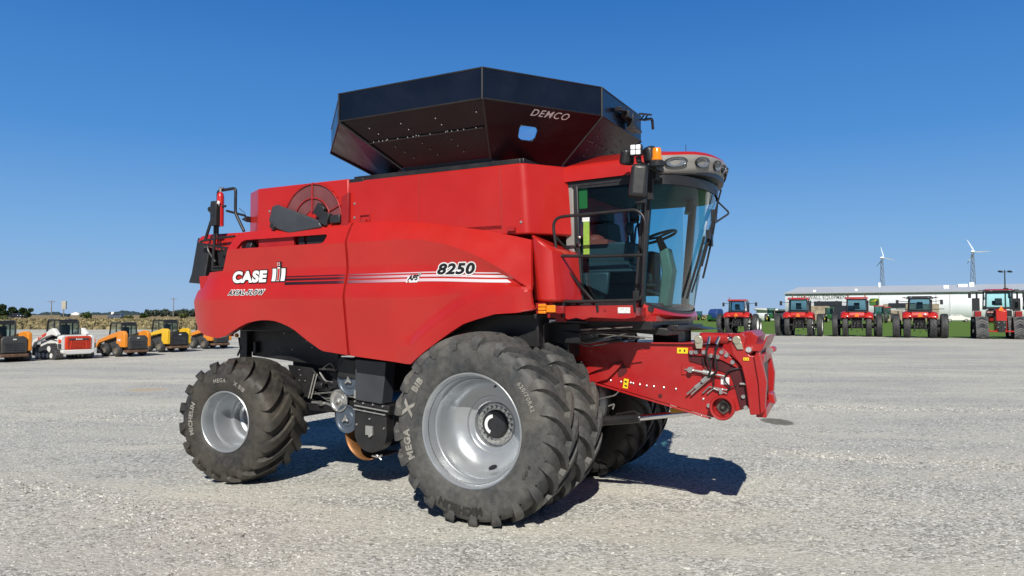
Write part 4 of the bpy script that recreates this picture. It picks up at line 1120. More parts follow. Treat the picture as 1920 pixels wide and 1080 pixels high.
# drive shaft housing ring at the foot
m = MB(); m.lathe([(.118,.0),(.128,-.12),(.118,-.135),(.10,-.13),(.095,-.02),(.0,-.02)], (2.235,-FY,1.125), (0,1,0), 36); o = m.build('shaft_housing', RED2, CB, 35)
m = MB(); m.prism([(2.235+.075*math.cos(a)*k, 1.125+.075*math.sin(a)*k) for a, k in [(PI/4*i, 1.0 if i % 2 == 0 else .82) for i in range(8)]], 'y', -FY-.05, -FY-.02); m.mat(1); m.cyl((2.235,-FY-.05,1.125),(2.235,-FY-.07,1.125),.04,.036,16); m.mat(0); m.cyl((2.235,-FY-.07,1.125),(2.235,-FY-.09,1.125),.016,.016,10)
m.build('drive_coupling', [mat('oily_steel', (.16,.14,.12), .4, .7), INK], o, 30)
# header adapter at the front: side channels, beams, hooks, opening
for s in (-1, 1):
    m = MB()
    a, b = (s*(FY+.09), s*(FY+.0))
    m.prism([(2.34,1.88),(2.43,1.885),(2.47,1.84),(2.44,1.74),(2.50,1.66),(2.56,1.655),(2.585,1.40),(2.60,1.16),(2.60,1.08),(2.50,1.065),(2.485,1.14),(2.47,1.28),(2.45,1.42),(2.42,1.55),(2.33,1.67),(2.31,1.78)], 'y', a, b)
    m.prism([(2.54,1.66),(2.60,1.70),(2.66,1.40),(2.64,1.12),(2.60,1.08),(2.58,1.4)], 'y', s*(FY+.12), s*(FY-.05))
    for v in m.bm.verts: v.co.x -= .11*(v.co.y+FY)/(2*FY)
    m.build('adapter_side', RED2, CB, bevel=.008)
def YAW(m):
    for v in m.bm.verts: v.co.x -= .11*(v.co.y+FY)/(2*FY)
m = MB()
m.prism([(2.38,1.885),(2.50,1.895),(2.56,1.84),(2.54,1.76),(2.44,1.75),(2.40,1.80)], 'y', -.42, FY+.05)
m.prism([(2.42,1.765),(2.62,1.775),(2.66,1.855),(2.67,1.85),(2.63,1.75),(2.60,1.70),(2.46,1.70)], 'y', -FY-.02, FY+.05)
m.box((2.60,0,1.09),(.10,1.25,.10)); m.box((2.56,0,1.4),(.02,1.2,.6))
m.box((2.60,0,1.62),(.05,1.1,.09)); m.prism([(2.62,1.12),(2.69,1.10),(2.67,1.20),(2.62,1.22)], 'y', .1, .4)
YAW(m)
m.build('header_adapter', RED2, CB, bevel=.008)
m = MB(); m.cyl((2.665,-.36,1.71),(2.665,-.22,1.71),.032,.032,14); m.mat(1); m.cyl((2.655,-.42,1.70),(2.655,-.36,1.70),.036,.032,12); m.cyl((2.50,-FY-.10,1.72),(2.50,-FY-.04,1.70),.03,.03,10); m.build('latch_shaft', [RED2, ZINC], CB)
m = MB(); m.box((2.585,0.02,1.38),(.03,.85,.42)); YAW(m); m.build('throat_opening', INK, CB)
# tilt cylinder on top
m = MB(); m.cyl((2.02,-FY-.03,1.83),(2.29,-FY-.03,1.825),.058,.058,18); m.box((2.15,-FY+.08,1.83),(.34,.12,.10)); m.build('tilt_cylinder', RED2, CB, 40, bevel=.006)
m = MB(); m.cyl((2.29,-FY-.03,1.825),(2.37,-FY-.03,1.82),.024,.024,12); m.tube([(2.11,-FY-.09,1.845),(2.10,-FY-.10,1.77)],.016,6); m.tube([(2.21,-FY-.09,1.845),(2.18,-FY-.10,1.77)],.016,6); m.build('cylinder_rod', CHROME, CB)
m = MB()
for x in (2.00,2.385): m.tube([(x,-FY-.10,1.815),(x,-FY-.12,1.815)],[.045,.04],16); m.prism([(x-.045,1.81),(x+.045,1.80),(x+.035+.03*(x>2.2),1.72),(x-.025+.03*(x>2.2),1.72)], 'y', -FY-.11, -FY-.09)
m.build('cylinder_pin', mat('yellow_zinc_pin', (.55,.52,.40), .35, .6), CB, bevel=.004, split=True)
# lift cylinder below, axle and gearbox between the wheels
m = MB(); m.cyl((.1,-.42,.76),(1.27,-.42,.925),.055,.055,18); m.tube([(1.0,-.44,.95),(1.22,-.46,1.0),(1.28,-.44,.96)],.012,6); m.build('lift_cylinder', BLK, CB, 40)
m = MB(); m.cyl((1.27,-.42,.925),(1.86,-.42,1.02),.032,.032,14); m.build('lift_rod', CHROME, CB, 40)
m = MB(); m.box((1.74,-.40,1.045),(.24,.10,.06),(0,-.16,0)); m.build('stop_bracket', mat('ochre_paint', (.45,.26,.03), .5), CB, bevel=.006)
m = MB(); m.tube(fillet([(.75,-.58,1.10),(1.05,-.58,1.18),(1.10,-.58,1.26)],.05),.008,6); m.tube(fillet([(.95,-.55,1.05),(1.02,-.55,1.08),(1.0,-.55,1.02)],.02),.01,6); m.build('hydraulic_line', ZINC, CB)
m = MB(); m.box((0,0,.93),(.36,1.5,.40)); m.box((.25,0,1.05),(.5,.7,.5)); m.cyl((0,-1.36,.925),(0,1.36,.925),.18,.18,20); m.build('front_axle', BLK, CB, bevel=.02)
# ------------------------------------------------------------------ running gear behind the drive wheel
m = MB()
m.prism([(-2.12,1.52),(-1.64,1.50),(-1.70,.99),(-2.11,1.02)], 'y', -1.20, -1.0); m.build('elevator_housing', DGREY, CB, bevel=.008)
m = MB()
m.prism([(-2.16,1.01),(-1.62,.97),(-1.62,.86),(-2.16,.92)], 'y', -1.16, -.98)
bo = [(-2.14,.92),(-1.66,.86)]+[(-1.90+.25*math.cos(R_(a)), .64+.25*math.sin(R_(a))-.0) for a in range(10,-190,-12)]
m.prism(bo, 'y', -1.17, -1.02)
m.build('elevator_boot', BLK, CB, bevel=.006)
m = MB()
for x, z in ((-2.13,1.0),(-2.0,.985),(-1.85,.975),(-1.70,.965),(-2.12,.905),(-1.98,.89),(-1.83,.875),(-1.69,.862),(-1.90,.80),(-2.10,.72),(-1.68,.70)): m.cyl((x,-1.16,z),(x,-1.19,z),.014,.012,6)
m.box((-1.90,-1.18,.66),(.11,.03,.11)); m.cyl((-1.88,-1.17,.60),(-1.88,-1.21,.60),.02,.02,8); m.box((-1.87,-1.19,.93),(.52,.02,.015),(0,.09,0)); m.box((-1.90,-1.19,.885),(.50,.02,.012),(0,.09,0)); m.box((-2.12,-1.19,1.09),(.03,.02,.10)); m.cyl((-2.4,-1.1,1.05),(-2.1,-1.1,1.04),.012,.012,6)
m.build('boot_hardware', ZINC, CB, 30)
def pulley(name, c, r, mt, depth=.05, spoke=True):
    m = MB(); m.lathe([(r*.2,.02),(r,.02),(r+.012,.0),(r+.012,-.012),(r-.004,-.012),(r-.012,.0),(r-.03,.008),(r*.62,.008),(r*.55,-.004),(r*.24,-.006),(r*.2,-.025),(0,-.025)], c, (0,1,0), 36)
    o = m.build(name, mt, CB, 35)
    m = MB()
    for k in range(3):
        a = R_(90+120*k); m.tube([(c[0],c[1]-.03,c[2]),(c[0]+r*.30*math.cos(a),c[1]-.03,c[2]+r*.30*math.sin(a))],.016,6)
    m.cyl((c[0],c[1]-.05,c[2]),(c[0],c[1],c[2]),.02,.02,8); m.build('pulley_hub', ZINC, o)
PUL = mat('blue_grey_pulley', (.085,.11,.145), .38, .2, .1, 4)
pulley('pulley', (-2.27,-1.12,1.245), .175, PUL); pulley('pulley', (-2.44,-1.12,.985), .13, ZINC); pulley('pulley', (-2.31,-1.12,.765), .165, PUL)
m = MB(); m.box((-2.27,-1.0,1.30),(.5,.1,.45)); m.box((-2.35,-1.0,.95),(.45,.1,.5)); m.prism([(-2.42,1.42),(-2.32,1.52),(-2.1,1.50),(-2.1,1.28),(-2.44,1.28)], 'y', -1.16, -1.10); m.build('belt_guard', BLK, CB, bevel=.01)
m = MB()
for a, b in (((-2.27,1.245,.185),(-2.44,.985,.14)),((-2.44,.985,.14),(-2.31,.765,.175))):
    m.tube([(a[0]-a[2]*.95,-1.10,a[1]),(b[0]-b[2]*.95,-1.10,b[1])],.012,5)
m.build('drive_belt', INK, CB)
# worn auger trough hanging beneath
m = MB()
def trough(u, v):
    a = R_(170+u*118); r = .315
    return (-2.03+r*math.cos(a), -1.10+.7*v, .60+r*math.sin(a))
m.grid(trough, 18, 4); o = m.build('clean_grain_trough', RUST, CB, 40, fix=False); s = o.modifiers.new('t','SOLIDIFY'); s.thickness = .012
m = MB(); m.tube(fillet([(-1.92,-1.10,.34),(-1.82,-1.10,.33),(-1.76,-1.12,.36)],.03),.014,6); m.tube([(-1.86,-1.1,.36),(-1.78,-1.1,.30)],.01,6); m.build('trough_latch', ZINC, CB)
# rear chassis details
m = MB()
m.prism([(-3.42,1.40),(-3.0,1.37),(-2.92,1.30),(-3.05,.98),(-3.30,1.0)], 'y', -1.02, -.99)
m.build('side_plate', BLK, CB, bevel=.006)
m = MB()
for k in (0,.045): m.tube([(-2.92+k,-1.05,1.30),(-3.02+k,-1.05,.98)],.010,6)
m.cyl((-3.1,-1.0,1.02),(-2.55,-1.0,1.08),.012,.012,6); m.cyl((-2.9,-.98,1.36),(-2.4,-.98,1.36),.014,.014,6); m.tube([(-3.0,-1.0,.92),(-2.75,-1.0,.92),(-2.5,-1.0,.85)],.02,8); m.cyl((-2.85,-1.02,.92),(-2.80,-1.04,.92),.035,.03,10)
for x, z in ((-3.2,1.34),(-3.18,1.27),(-3.2,1.2),(-3.3,1.17),(-3.2,1.12),(-3.1,1.2),(-3.6,1.62),(-3.35,1.60),(-3.5,1.82),(-3.1,1.72),(-3.0,1.64),(-2.5,1.52)): m.ell((x,-1.03 if z < 1.4 else -1.01,z),(.010,.010,.010),8,5)
m.build('linkage_rod', ZINC, CB, 30, split=True)
m = MB(); m.box((-3.0,-.92,.86),(.8,.16,.10)); m.box((-3.05,-.6,1.2),(.9,.5,.5)); m.cyl((-2.95,-1.0,1.15),(-2.80,-1.0,1.15),.05,.05,12); m.box((-2.6,-.98,1.22),(.10,.06,.20)); m.box((-2.55,-.98,1.42),(.07,.06,.14)); m.build('steering_linkage', BLK, CB, bevel=.01)
m = MB(); m.box((-3.73,0,.76),(.22,2.5,.26)); m.box((-3.73,0,1.05),(.4,.5,.5)); m.cyl((-3.73,-1.3,.765),(-3.73,1.3,.765),.11,.11,16); m.build('rear_axle', BLK, CB, bevel=.02)
m = MB(); m.box((-2.9,.0,.88),(1.0,1.6,.02),(0,.03,0)); m.build('belly_plate', mat('blue_steel_plate', (.05,.07,.11), .45, .3), CB)
m = MB(); m.prism([(-4.30,1.95),(-4.16,1.95),(-4.16,1.30),(-4.30,1.34)], 'y', -1.05, -.95); m.prism([(-4.15,1.90),(-2.6,1.9),(-2.6,1.38),(-4.15,1.50)], 'y', -.96, -.90); m.box((-4.05,-1.0,1.62),(.05,.04,.16)); m.build('shroud', BLK, CB, bevel=.008)
m = MB(); m.tube([(-4.35,-1.02,1.75),(-4.28,-1.05,1.60),(-4.36,-1.03,1.50)],.014,6); m.build('lamp_bracket', BLK, CB)
m = MB(); m.ell((-4.36,-1.05,1.78),(.03,.03,.03)); m.build('tail_lamp', AMBER, CB)
# wiring and hydraulic lines strung through the dark chassis
rnd = random.Random(12)
for k in range(14):
    x0 = rnd.uniform(-3.3,-2.5); z0 = rnd.uniform(.95,1.5); y0 = rnd.uniform(-1.0,-.92)
    m = MB(); m.tube(fillet([(x0,y0,z0),(x0+rnd.uniform(.1,.3),y0-.03,z0+rnd.uniform(-.12,.12)),(x0+rnd.uniform(.3,.6),y0,z0+rnd.uniform(-.2,.1)),(x0+rnd.uniform(.6,.9),y0+.03,z0+rnd.uniform(-.1,.1))],.06),rnd.choice((.008,.011,.014)),6); m.build('hose', PLA if k % 3 else ZINC, CB)
for k in range(10):
    x0 = rnd.uniform(.35,.8); z0 = rnd.uniform(1.72,1.95); y0 = rnd.uniform(-1.0,-.7)
    m = MB(); m.tube(fillet([(x0,y0,z0),(x0+rnd.uniform(.1,.3),y0-.06,z0+rnd.uniform(-.1,.06)),(x0+rnd.uniform(.3,.6),y0,z0+rnd.uniform(-.08,.08)),(x0+rnd.uniform(.6,.95),y0+.06,z0+rnd.uniform(-.06,.06))],.06),rnd.choice((.007,.010,.013)),6); m.build('hose', PLA if k % 4 else ZINC, CB)
# ------------------------------------------------------------------ rear hood, ladder rails
m = MB(); m.prism([(-5.05,3.10),(-4.98,3.19),(-4.85,3.21),(-3.8,3.20),(-3.8,2.95),(-4.5,2.93),(-4.75,3.0)], 'y', -1.18, 1.1); m.build('rear_hood', RED, CB, 35, bevel=.03)
m = MB(); m.prism([(-5.06,3.17),(-5.02,3.17),(-4.82,2.95),(-4.90,2.60),(-4.86,2.50),(-5.24,2.53),(-5.18,2.66)], 'y', -1.16, 1.1); m.build('straw_hood', PLA, CB, 30, bevel=.015)
m = MB(); m.prism([(-4.70,2.55),(-4.2,2.55),(-4.2,1.9),(-4.6,1.9)], 'y', -1.28, 1.2); m.build('spreader_housing', BLK, CB)
m = MB(); m.prism([(-4.76,2.60),(-4.1,2.62),(-4.1,1.78),(-4.66,1.86)], 'y', -1.36, -1.33); m.build('rear_corner_panel', RED, CB)
YL = -1.27
m = MB()
m.tube(fillet([(-4.52,YL,3.16),(-4.515,YL,3.79),(-4.17,YL,3.80),(-4.17,YL,3.46),(-4.0,YL,3.20)],.05),.021,8)
m.tube(fillet([(-4.60,YL,2.72),(-4.57,YL,3.18),(-4.56,YL,3.56),(-4.70,YL,3.56),(-4.70,YL+.02,3.52),(-4.57,YL+.02,3.50)],.04),.021,8)
m.tube([(-4.60,YL,3.48),(-4.76,YL,3.12)],.021,8)
m.tube([(-4.34,YL,3.50),(-3.98,YL,3.41)],.016,8)
m.tube(fillet([(-4.18,YL,3.14),(-4.55,YL,3.13),(-4.86,YL,3.10),(-4.86,YL,3.07),(-4.3,YL,2.98)],.03),.016,8)
m.tube(fillet([(-4.72,YL,3.05),(-4.70,YL,2.96),(-4.55,YL,2.80)],.05),.014,6)
m.tube(fillet([(-4.30,YL,2.735),(-4.60,YL,2.73),(-4.62,YL,2.69),(-4.3,YL,2.69)],.02),.016,8)
m.tube([(-4.45,YL,2.94),(-4.25,YL,2.86)],.012,6); m.tube([(-4.50,YL,3.02),(-4.2,YL,2.84)],.012,6)
m.build('ladder_rail', BLK, CB, 50)
m = MB(); m.prism([(-4.60,2.97),(-4.20,3.0),(-4.20,2.80),(-4.55,2.72)], 'y', -1.2, -1.18); m.build('rail_gusset', BLK, CB)
m = MB(); m.prism([(-4.03,3.36),(-3.94,3.40),(-3.94,3.32)], 'y', YL-.02, YL+.1); m.tube([(-4.1,YL,3.52),(-3.98,YL,3.44)],.004,4); m.build('rail_latch', PLA, CB)
# fire extinguisher strapped to the rail
FE = thing('fire_extinguisher', 'red fire extinguisher strapped upright to the black rail at the rear of the combine', 'fire extinguisher')
FE.parent = None
M0 = CB.matrix_basis if False else Matrix.Translation((.496, 9.244, .065)) @ Matrix.Rotation(R_(-28.1), 4, 'Z')
FE.location = M0 @ Vector((-4.43, YL-.03, 3.29)); FE.rotation_euler = (0, 0, R_(-28.1))
m = MB(); m.lathe([(0,.0),(.05,0),(.048,.02),(.048,.40),(.040,.45),(.02,.47),(0,.47)], (0,0,0), (0,0,1), 18); m.build('cylinder', mat('extinguisher_red', (.55,.02,.02), .3, coat=.4), FE, 40)
m = MB(); m.box((-.025,-.05,.15),(.12,.10,.30)); m.box((-.05,-.02,.17),(.09,.13,.34)); m.box((.01,-.058,.2),(.03,.01,.2)); m.box((.06,0,.27),(.09,.03,.03)); m.build('bracket', PLA, FE, bevel=.012)
m = MB(); m.cyl((0,0,.46),(0,0,.52),.02,.02,10); m.box((.02,0,.53),(.08,.02,.02),(0,.2,0)); m.mat(1); m.box((.02,-.057,.30),(.05,.006,.08),(0,.4,0)); m.build('valve', [ZINC, WHITE], FE)
# ------------------------------------------------------------------ tractors parked along the grass
TRED = mat('tractor_red', (.50,.018,.014), .35, 0, .06, 2, coat=.3, dust=.12, dustc=(.42,.12,.1))
SMV = mat('slow_vehicle_orange', (.95,.22,.01), .5, 0, .03)
WRIM = mat('white_rim', (.70,.70,.68), .4, 0, .04)
TCAB = glass('tractor_cab_glass', (.42,.60,.68), 1.6)
def px_ground(Y, k): return (k*Y, Y, H(0, Y))
HEAD = R_(90-27)     # the row faces away to the right
def wheel_bg(parent, name, x, y, R, w, nl, rimm, side, src=None, src_rim=None, lug=.045):
    nd = node(name, parent, (x, y, R-.01), 0 if side < 0 else PI)
    if src:
        for o_ in src: 
            c = o_.copy(); COL.objects.link(c); c.parent = nd
        if side > 0: nd.scale = (-1,1,1)
        return nd, src
    m = MB(); tyre_geo(m, R, w, R*.58, nl, .42, lug, .42, 40); a = m.build('tyre', TYRET, nd, 40)
    m = MB(); m.lathe([(R*.57,-w*.30),(R*.61,-w*.40),(R*.60,-w*.43),(R*.55,-w*.36),(R*.53,-w*.05),(R*.40,.0),(R*.22,.02),(R*.20,-.08),(0,-.08)], (0,0,0), (0,1,0), 28); b = m.build('rim', rimm, nd, 30)
    if side > 0: nd.scale = (-1,1,1)
    return nd, (a, b)
def tractor(label, k, Y, dark_roof=False, wide=0.0, beacons=(), stalks=True, hz=HEAD):
    T = thing('tractor', label, 'tractor', px_ground(Y, k), hz, 'red tractors lined up on the grass edge')
    R = 1.12; wd = .50+wide
    src = None
    for y, s in ((-1.95,-1),(-1.05,-1),(1.05,1),(1.95,1)):
        nd, src = wheel_bg(T, 'rear_wheel', 0, y, R, wd, 20, WRIM, s, src)
    src = None
    for y, s in ((-1.75,-1),(-1.0,-1),(1.0,1),(1.75,1)):
        nd, src = wheel_bg(T, 'front_wheel', 3.1, y, .86, wd*.85, 18, WRIM, s, src)
    m = MB(); m.box((.2,0,1.25),(1.3,.9,.9)); m.cyl((0,-2.0,1.1),(0,2.0,1.1),.14,.14,14); m.box((1.8,0,1.2),(2.6,.6,.6)); m.cyl((3.1,-1.7,.86),(3.1,1.7,.86),.10,.10,12)
    m.build('chassis', BLK, T, bevel=.03)
    m = MB()
    for s in (-1, 1):
        m.tube([(-.35,s*.42,.95),(-1.05,s*.50,.62)],.05,8); m.tube([(-.42,s*.34,1.75),(-.80,s*.46,1.25),(-.95,s*.48,.68)],.035,8); m.cyl((-.5,s*.26,1.0),(-.6,s*.26,1.6),.06,.06,10)
    m.tube([(-.45,0,1.4),(-.95,0,1.15)],.045,8); m.box((-.75,0,.55),(.7,.12,.08)); m.box((-.50,0,1.15),(.12,.5,.35)); m.cyl((-.45,0,.95),(-.62,0,.95),.07,.06,12)
    m.build('rear_hitch', BLK, T, bevel=.01)
    m = MB()
    for x, z in ((.18,1.30),(-.18,1.30),(.24,1.0),(-.26,1.45)): m.cyl((-.56,x,z),(-.60,x,z),.035,.03,8)
    m.build('coupler', ZINC, T)
    # fenders curve over the inner tyres; red panel between them
    for s in (-1, 1):
        m = MB()
        def fen(u, v):
            a = R_(20+u*125); r = R+.14+.03*math.sin(PI*v)
            return (-.02+r*math.cos(a), s*(.62+.80*v), 1.12+r*math.sin(a)*.98+.07*math.sin(PI*min(1,v*1.2))-.10*max(0,v-.7))
        m.grid(fen, 14, 5); o = m.build('fender', TRED, T, 50, fix=False); q = o.modifiers.new('t','SOLIDIFY'); q.thickness = .05
        m = MB(); m.box((-1.02,s*1.05,1.86),(.03,.26,.10)); m.build('tail_lamp', mat('red_lens', (.55,.05,.03), .25), T, bevel=.01)
    m = MB(); m.prism([(-.80,1.85),(-.92,2.05),(-.80,2.36),(.1,2.45),(.1,1.85)], 'y', -.68, .68); m.build('rear_panel', TRED, T, bevel=.04)
    m = MB(); m.prism([(-.21,1.94),(.21,1.94),(0,2.32)], 'x', -.98, -.95); m.build('warning_triangle', SMV, T)
    # cab
    m = MB()
    cp = [(-.62,-.86),(.95,-.92),(.95,.92),(-.62,.86)]
    for i, (x, y) in enumerate(cp):
        m.tube([(x,y*1.02,2.35),(x+(.05 if x < 0 else -.12),y*.94,3.62)], .055, 6)
    m.box((-.62,0,2.44),(.10,1.75,.14)); m.box((.2,.88,2.30),(1.6,.06,.5)); m.box((.2,-.88,2.30),(1.6,.06,.5)); m.box((-.60,0,3.58),(.10,1.66,.10)); m.box((.9,0,2.2),(.1,1.8,.8))
    m.build('cab_frame', PLA, T, bevel=.01)
    m = MB(); m.faces([(-.63,-.82,2.5),(-.63,.82,2.5),(-.58,.78,3.56),(-.58,-.78,3.56)], [(0,1,2,3)], False); m.build('rear_window', TCAB, T, 0)
    for s in (-1, 1):
        m = MB(); m.faces([(-.6,s*.87,2.5),(.9,s*.92,2.5),(.82,s*.87,3.56),(-.56,s*.81,3.56)], [(0,1,2,3)], False); m.build('side_window', TCAB, T, 0)
    m = MB(); m.faces([(.95,-.9,2.4),(.95,.9,2.4),(.85,.85,3.56),(.85,-.85,3.56)], [(0,1,2,3)], False); m.build('windshield', TCAB, T, 0)
    m = MB(); m.box((.05,0,2.75),(.5,.55,.15)); m.box((-.22,0,3.0),(.14,.5,.6)); m.box((.55,.1,2.9),(.2,.3,.4)); m.build('seat', CABIN, T, bevel=.04)
    m = MB(); m.prism([(-.85,3.62),(-.80,3.74),(-.55,3.84),(.8,3.86),(1.15,3.74),(1.2,3.62)], 'y', -.98, .98); m.build('roof', PLA if dark_roof else TRED, T, 40, bevel=.05)
    m = MB()
    if dark_roof:
        m.box((-.70,0,3.66),(.42,2.2,.16)); m.prism([(-1.15,3.62),(-1.55,3.70),(-1.15,3.76)], 'x', -.8, -.6); m.prism([(1.15,3.62),(1.45,3.70),(1.15,3.76)], 'x', -.8, -.6)
    else: m.box((-.86,0,3.63),(.06,1.7,.09))
    m.build('roof_edge', PLA, T, bevel=.02)
    for y in (-.72,.72):
        m = MB(); m.box((-.93,y,3.70),(.06,.20,.09)); m.build('work_light', LAMP, T, bevel=.02)
    for s in (-1, 1):
        m = MB(); m.tube([(.95,s*.9,3.35),(1.0,s*1.75,3.42)],.03,6)
        m.box((.98,s*1.82,3.30),(.10,.24,.44)); m.build('mirror', PLA, T, bevel=.03)
    for by in beacons:
        m = MB(); m.cyl((-.4,by,3.84),(-.4,by,4.02),.055,.05,10); m.tube([(-.4,by,4.0),(-.4,by,4.10)],.035,8); m.build('beacon', PLA if not stalks else mat('dark_amber', (.30,.10,.03), .4), T)
    m = MB(); m.prism([(1.1,1.3),(1.1,2.25),(2.2,2.28),(4.1,2.05),(4.35,1.75),(4.3,1.25)], 'y', -.48, .48); m.build('hood', TRED, T, 30, bevel=.10)
    m = MB(); m.tube([(1.05,-.98,2.1),(1.05,-1.0,3.55)],.075,10); m.build('exhaust_pipe', PLA, T)
    return T
tractor('red tractor with white rims, standing alone on the grass just above the combine\'s header adapter', .3045, 84, beacons=(.85,), hz=HEAD-.03)
tractor('red tractor with white rims in front of the left end of the white building', .3868, 74.5, beacons=(.55,-.6))
tractor('red tractor with two tall roof beacons parked left of the green square sign', .4648, 72.5, beacons=(.75,-.75), hz=HEAD+.035)
T4 = tractor('red tractor with black roof overhang and wide tyres parked right of the green square sign', .5496, 68.5, True, .10)
m = MB(); m.cyl((-.97,-.42,2.18),(-.99,-.42,2.18),.09,.09,14); m.build('speed_disc', WHITE, T4)
for s in (-1, 1):
    m = MB(); m.tube([(-.6,s*.95,2.62),(-.6,s*1.95,2.66)],.03,6); m.build('grab_bar', PLA, T4)

def tracked(label, k, Y):
    T = thing('tracked_tractor', label, 'tractor', px_ground(Y, k), HEAD, 'red tracked tractors at the right of the row')
    TRK = mat('track_rubber', (.040,.042,.046), .7, 0, .2, 8) if 'track_rubber' not in bpy.data.materials else bpy.data.materials['track_rubber']
    BARM = bpy.data.materials.get('worn_track_bars') or mat('worn_track_bars', (.15,.15,.155), .6, 0, .2, 8)
    for x0 in (0., 3.4):
        for s in (-1, 1):
            nd = node('track_unit', T, (x0, s*1.40, 0))
            # triangular belt outline
            P = [Vector(p) for p in ((-.62,0,1.62),(-1.08,0,.42),(-1.05,0,.16),(-.86,0,.03),(.86,0,.03),(1.05,0,.16),(1.08,0,.42),(.62,0,1.62),(.35,0,1.86),(0,0,1.93),(-.35,0,1.86))]
            loop = []
            n = len(P)
            for i in range(n):
                a, b = P[i], P[(i+1) % n]
                q = max(1, int((b-a).length/.09))
                for j in range(q): loop.append(a.lerp(b, j/q))
            m = MB(); W_ = .48
            vs = []; fs = []; nl = len(loop)
            for p in loop: vs += [(p.x,-W_,p.z),(p.x,W_,p.z)]
            for i in range(nl): j = (i+1) % nl; fs.append((2*i,2*i+1,2*j+1,2*j))
            m.faces(vs, fs)
            m.mat(1)   # chevron bars across the belt
            for i in range(0, nl, 2):
                for sd in (-1, 1):
                    q = []
                    for t, off in ((0,0),(1,3.2)):
                        f0 = (i+off) % nl; a = loop[int(f0) % nl].lerp(loop[(int(f0)+1) % nl], f0-int(f0)); b = loop[(int(f0)+2) % nl]
                        d = (b-a).normalized(); nn = Vector((-d.z,0,d.x)); 
                        if nn.dot(a-Vector((0,0,.8))) < 0: nn = -nn
                        y = sd*W_*t*.98
                        for dd, hh in ((-.035,0),(-.028,.055),(.028,.055),(.035,0)): q.append(a+d*dd+nn*hh+Vector((0,y,0)))
                    m.faces(q, [(0,1,5,4),(1,2,6,5),(2,3,7,6),(4,5,6,7),(0,3,2,1)])
            m.build('track', [TRK, BARM], nd, 40, fix=True)
            m = MB(); m.prism([(-.95,.2),(.95,.2),(.55,1.55),(0,1.8),(-.55,1.55)], 'y', -.22, .22); m.build('track_frame', BLK, nd, bevel=.02)
    m = MB(); m.prism([(-.95,.75),(-1.0,2.45),(-.75,2.62),(.9,2.62),(.9,.7)], 'y', -.42, .38); m.build('rear_body', TRED, T, bevel=.04)
    m = MB(); m.box((-1.02,-.0,1.25),(.10,.75,.72)); m.box((-1.05,0,.75),(.3,.5,.3)); m.box((-.9,0,.66),(.7,.12,.1)); m.box((.5,-.62,2.25),(1.6,.5,.55)); m.box((.5,.62,2.25),(1.6,.5,.55)); m.build('rear_hitch', BLK, T, bevel=.02)
    m = MB()
    for y, z in ((-.25,1.05),(.25,1.05),(-.2,1.45),(.2,1.45)): m.cyl((-1.07,y,z),(-1.11,y,z),.05,.045,8)
    m.build('coupler', ZINC, T)
    m = MB(); m.tube([(-1.0,-.9,.68),(-1.0,.9,.68),(-.7,.9,.9)],.06,6); m.build('drawbar_frame', TRED, T)
    m = MB(); m.prism([(-.22,2.48),(.22,2.48),(0,2.92)], 'x', -1.04, -1.01); m.build('warning_triangle', SMV, T)
    for y in (.62,.86):
        m = MB(); m.box((-.32,y,2.36),(.05,.20,.09)); m.build('tail_lamp', mat('pale_red_lens', (.75,.35,.3), .3), T)
    m = MB()
    for x, y in ((.3,-1.0),(2.0,-1.05),(2.0,1.05),(.3,1.0)): m.tube([(x,y,2.6),(x+.03,y*.95,4.2)],.07,6)
    m.box((.3,0,2.72),(.12,2.0,.2)); m.box((.3,0,4.14),(.12,2.0,.14)); m.box((1.15,1.02,2.75),(1.7,.06,.35)); m.box((1.15,-1.02,2.75),(1.7,.06,.35))
    m.build('cab_frame', PLA, T, bevel=.01)
    for nm, q in (('rear_window', [(.29,-.96,2.8),(.29,.96,2.8),(.32,.9,4.1),(.32,-.9,4.1)]),('side_window',[(.3,1.03,2.9),(2.0,1.06,2.9),(2.0,1.0,4.1),(.32,.97,4.1)]),('side_window',[(.3,-1.03,2.9),(2.0,-1.06,2.9),(2.0,-1.0,4.1),(.32,-.97,4.1)]),('windshield',[(2.03,-1,2.7),(2.03,1,2.7),(2.0,.95,4.1),(2.0,-.95,4.1)])):
        m = MB(); m.faces(q, [(0,1,2,3)], False); m.build(nm, glass('track_cab_glass', (.66,.88,.90), 1.3) if 'track_cab_glass' not in bpy.data.materials else bpy.data.materials['track_cab_glass'], T, 0)
    m = MB(); m.box((1.0,0,3.05),(.5,.6,.2)); m.box((.75,0,3.35),(.16,.55,.5)); m.box((1.6,.2,3.2),(.2,.4,.4)); m.build('seat', CABIN, T, bevel=.04)
    m = MB(); m.prism([(.1,4.2),(.15,4.34),(.5,4.42),(2.0,4.42),(2.3,4.3),(2.3,4.2)], 'y', -1.05, 1.05); m.build('roof', TRED, T, bevel=.05)
    m = MB(); m.box((.12,0,4.25),(.10,2.3,.13)); m.box((.1,1.35,4.30),(.12,.5,.07),(.0,0,0)); m.box((.1,-1.28,4.30),(.2,.35,.12)); m.box((.5,-.55,4.45),(.35,.35,.10)); m.build('roof_edge', PLA, T, bevel=.02)
    for y in (-.8,.6):
        m = MB(); m.box((.05,y,4.25),(.05,.2,.08)); m.build('work_light', LAMP, T)
    m = MB(); m.box((1.2,1.68,3.05),(.7,.55,1.15)); m.tube([(1.2,1.60,3.5),(1.2,1.60,4.25)],.08,10); m.build('exhaust_stack', PLA, T, bevel=.03)
    m = MB(); m.box((1.2,1.55,2.2),(.9,.5,.5)); m.tube([(1.0,1.9,1.9),(1.0,1.95,2.5)],.03,6); m.build('side_tank', DRED, T, bevel=.04)
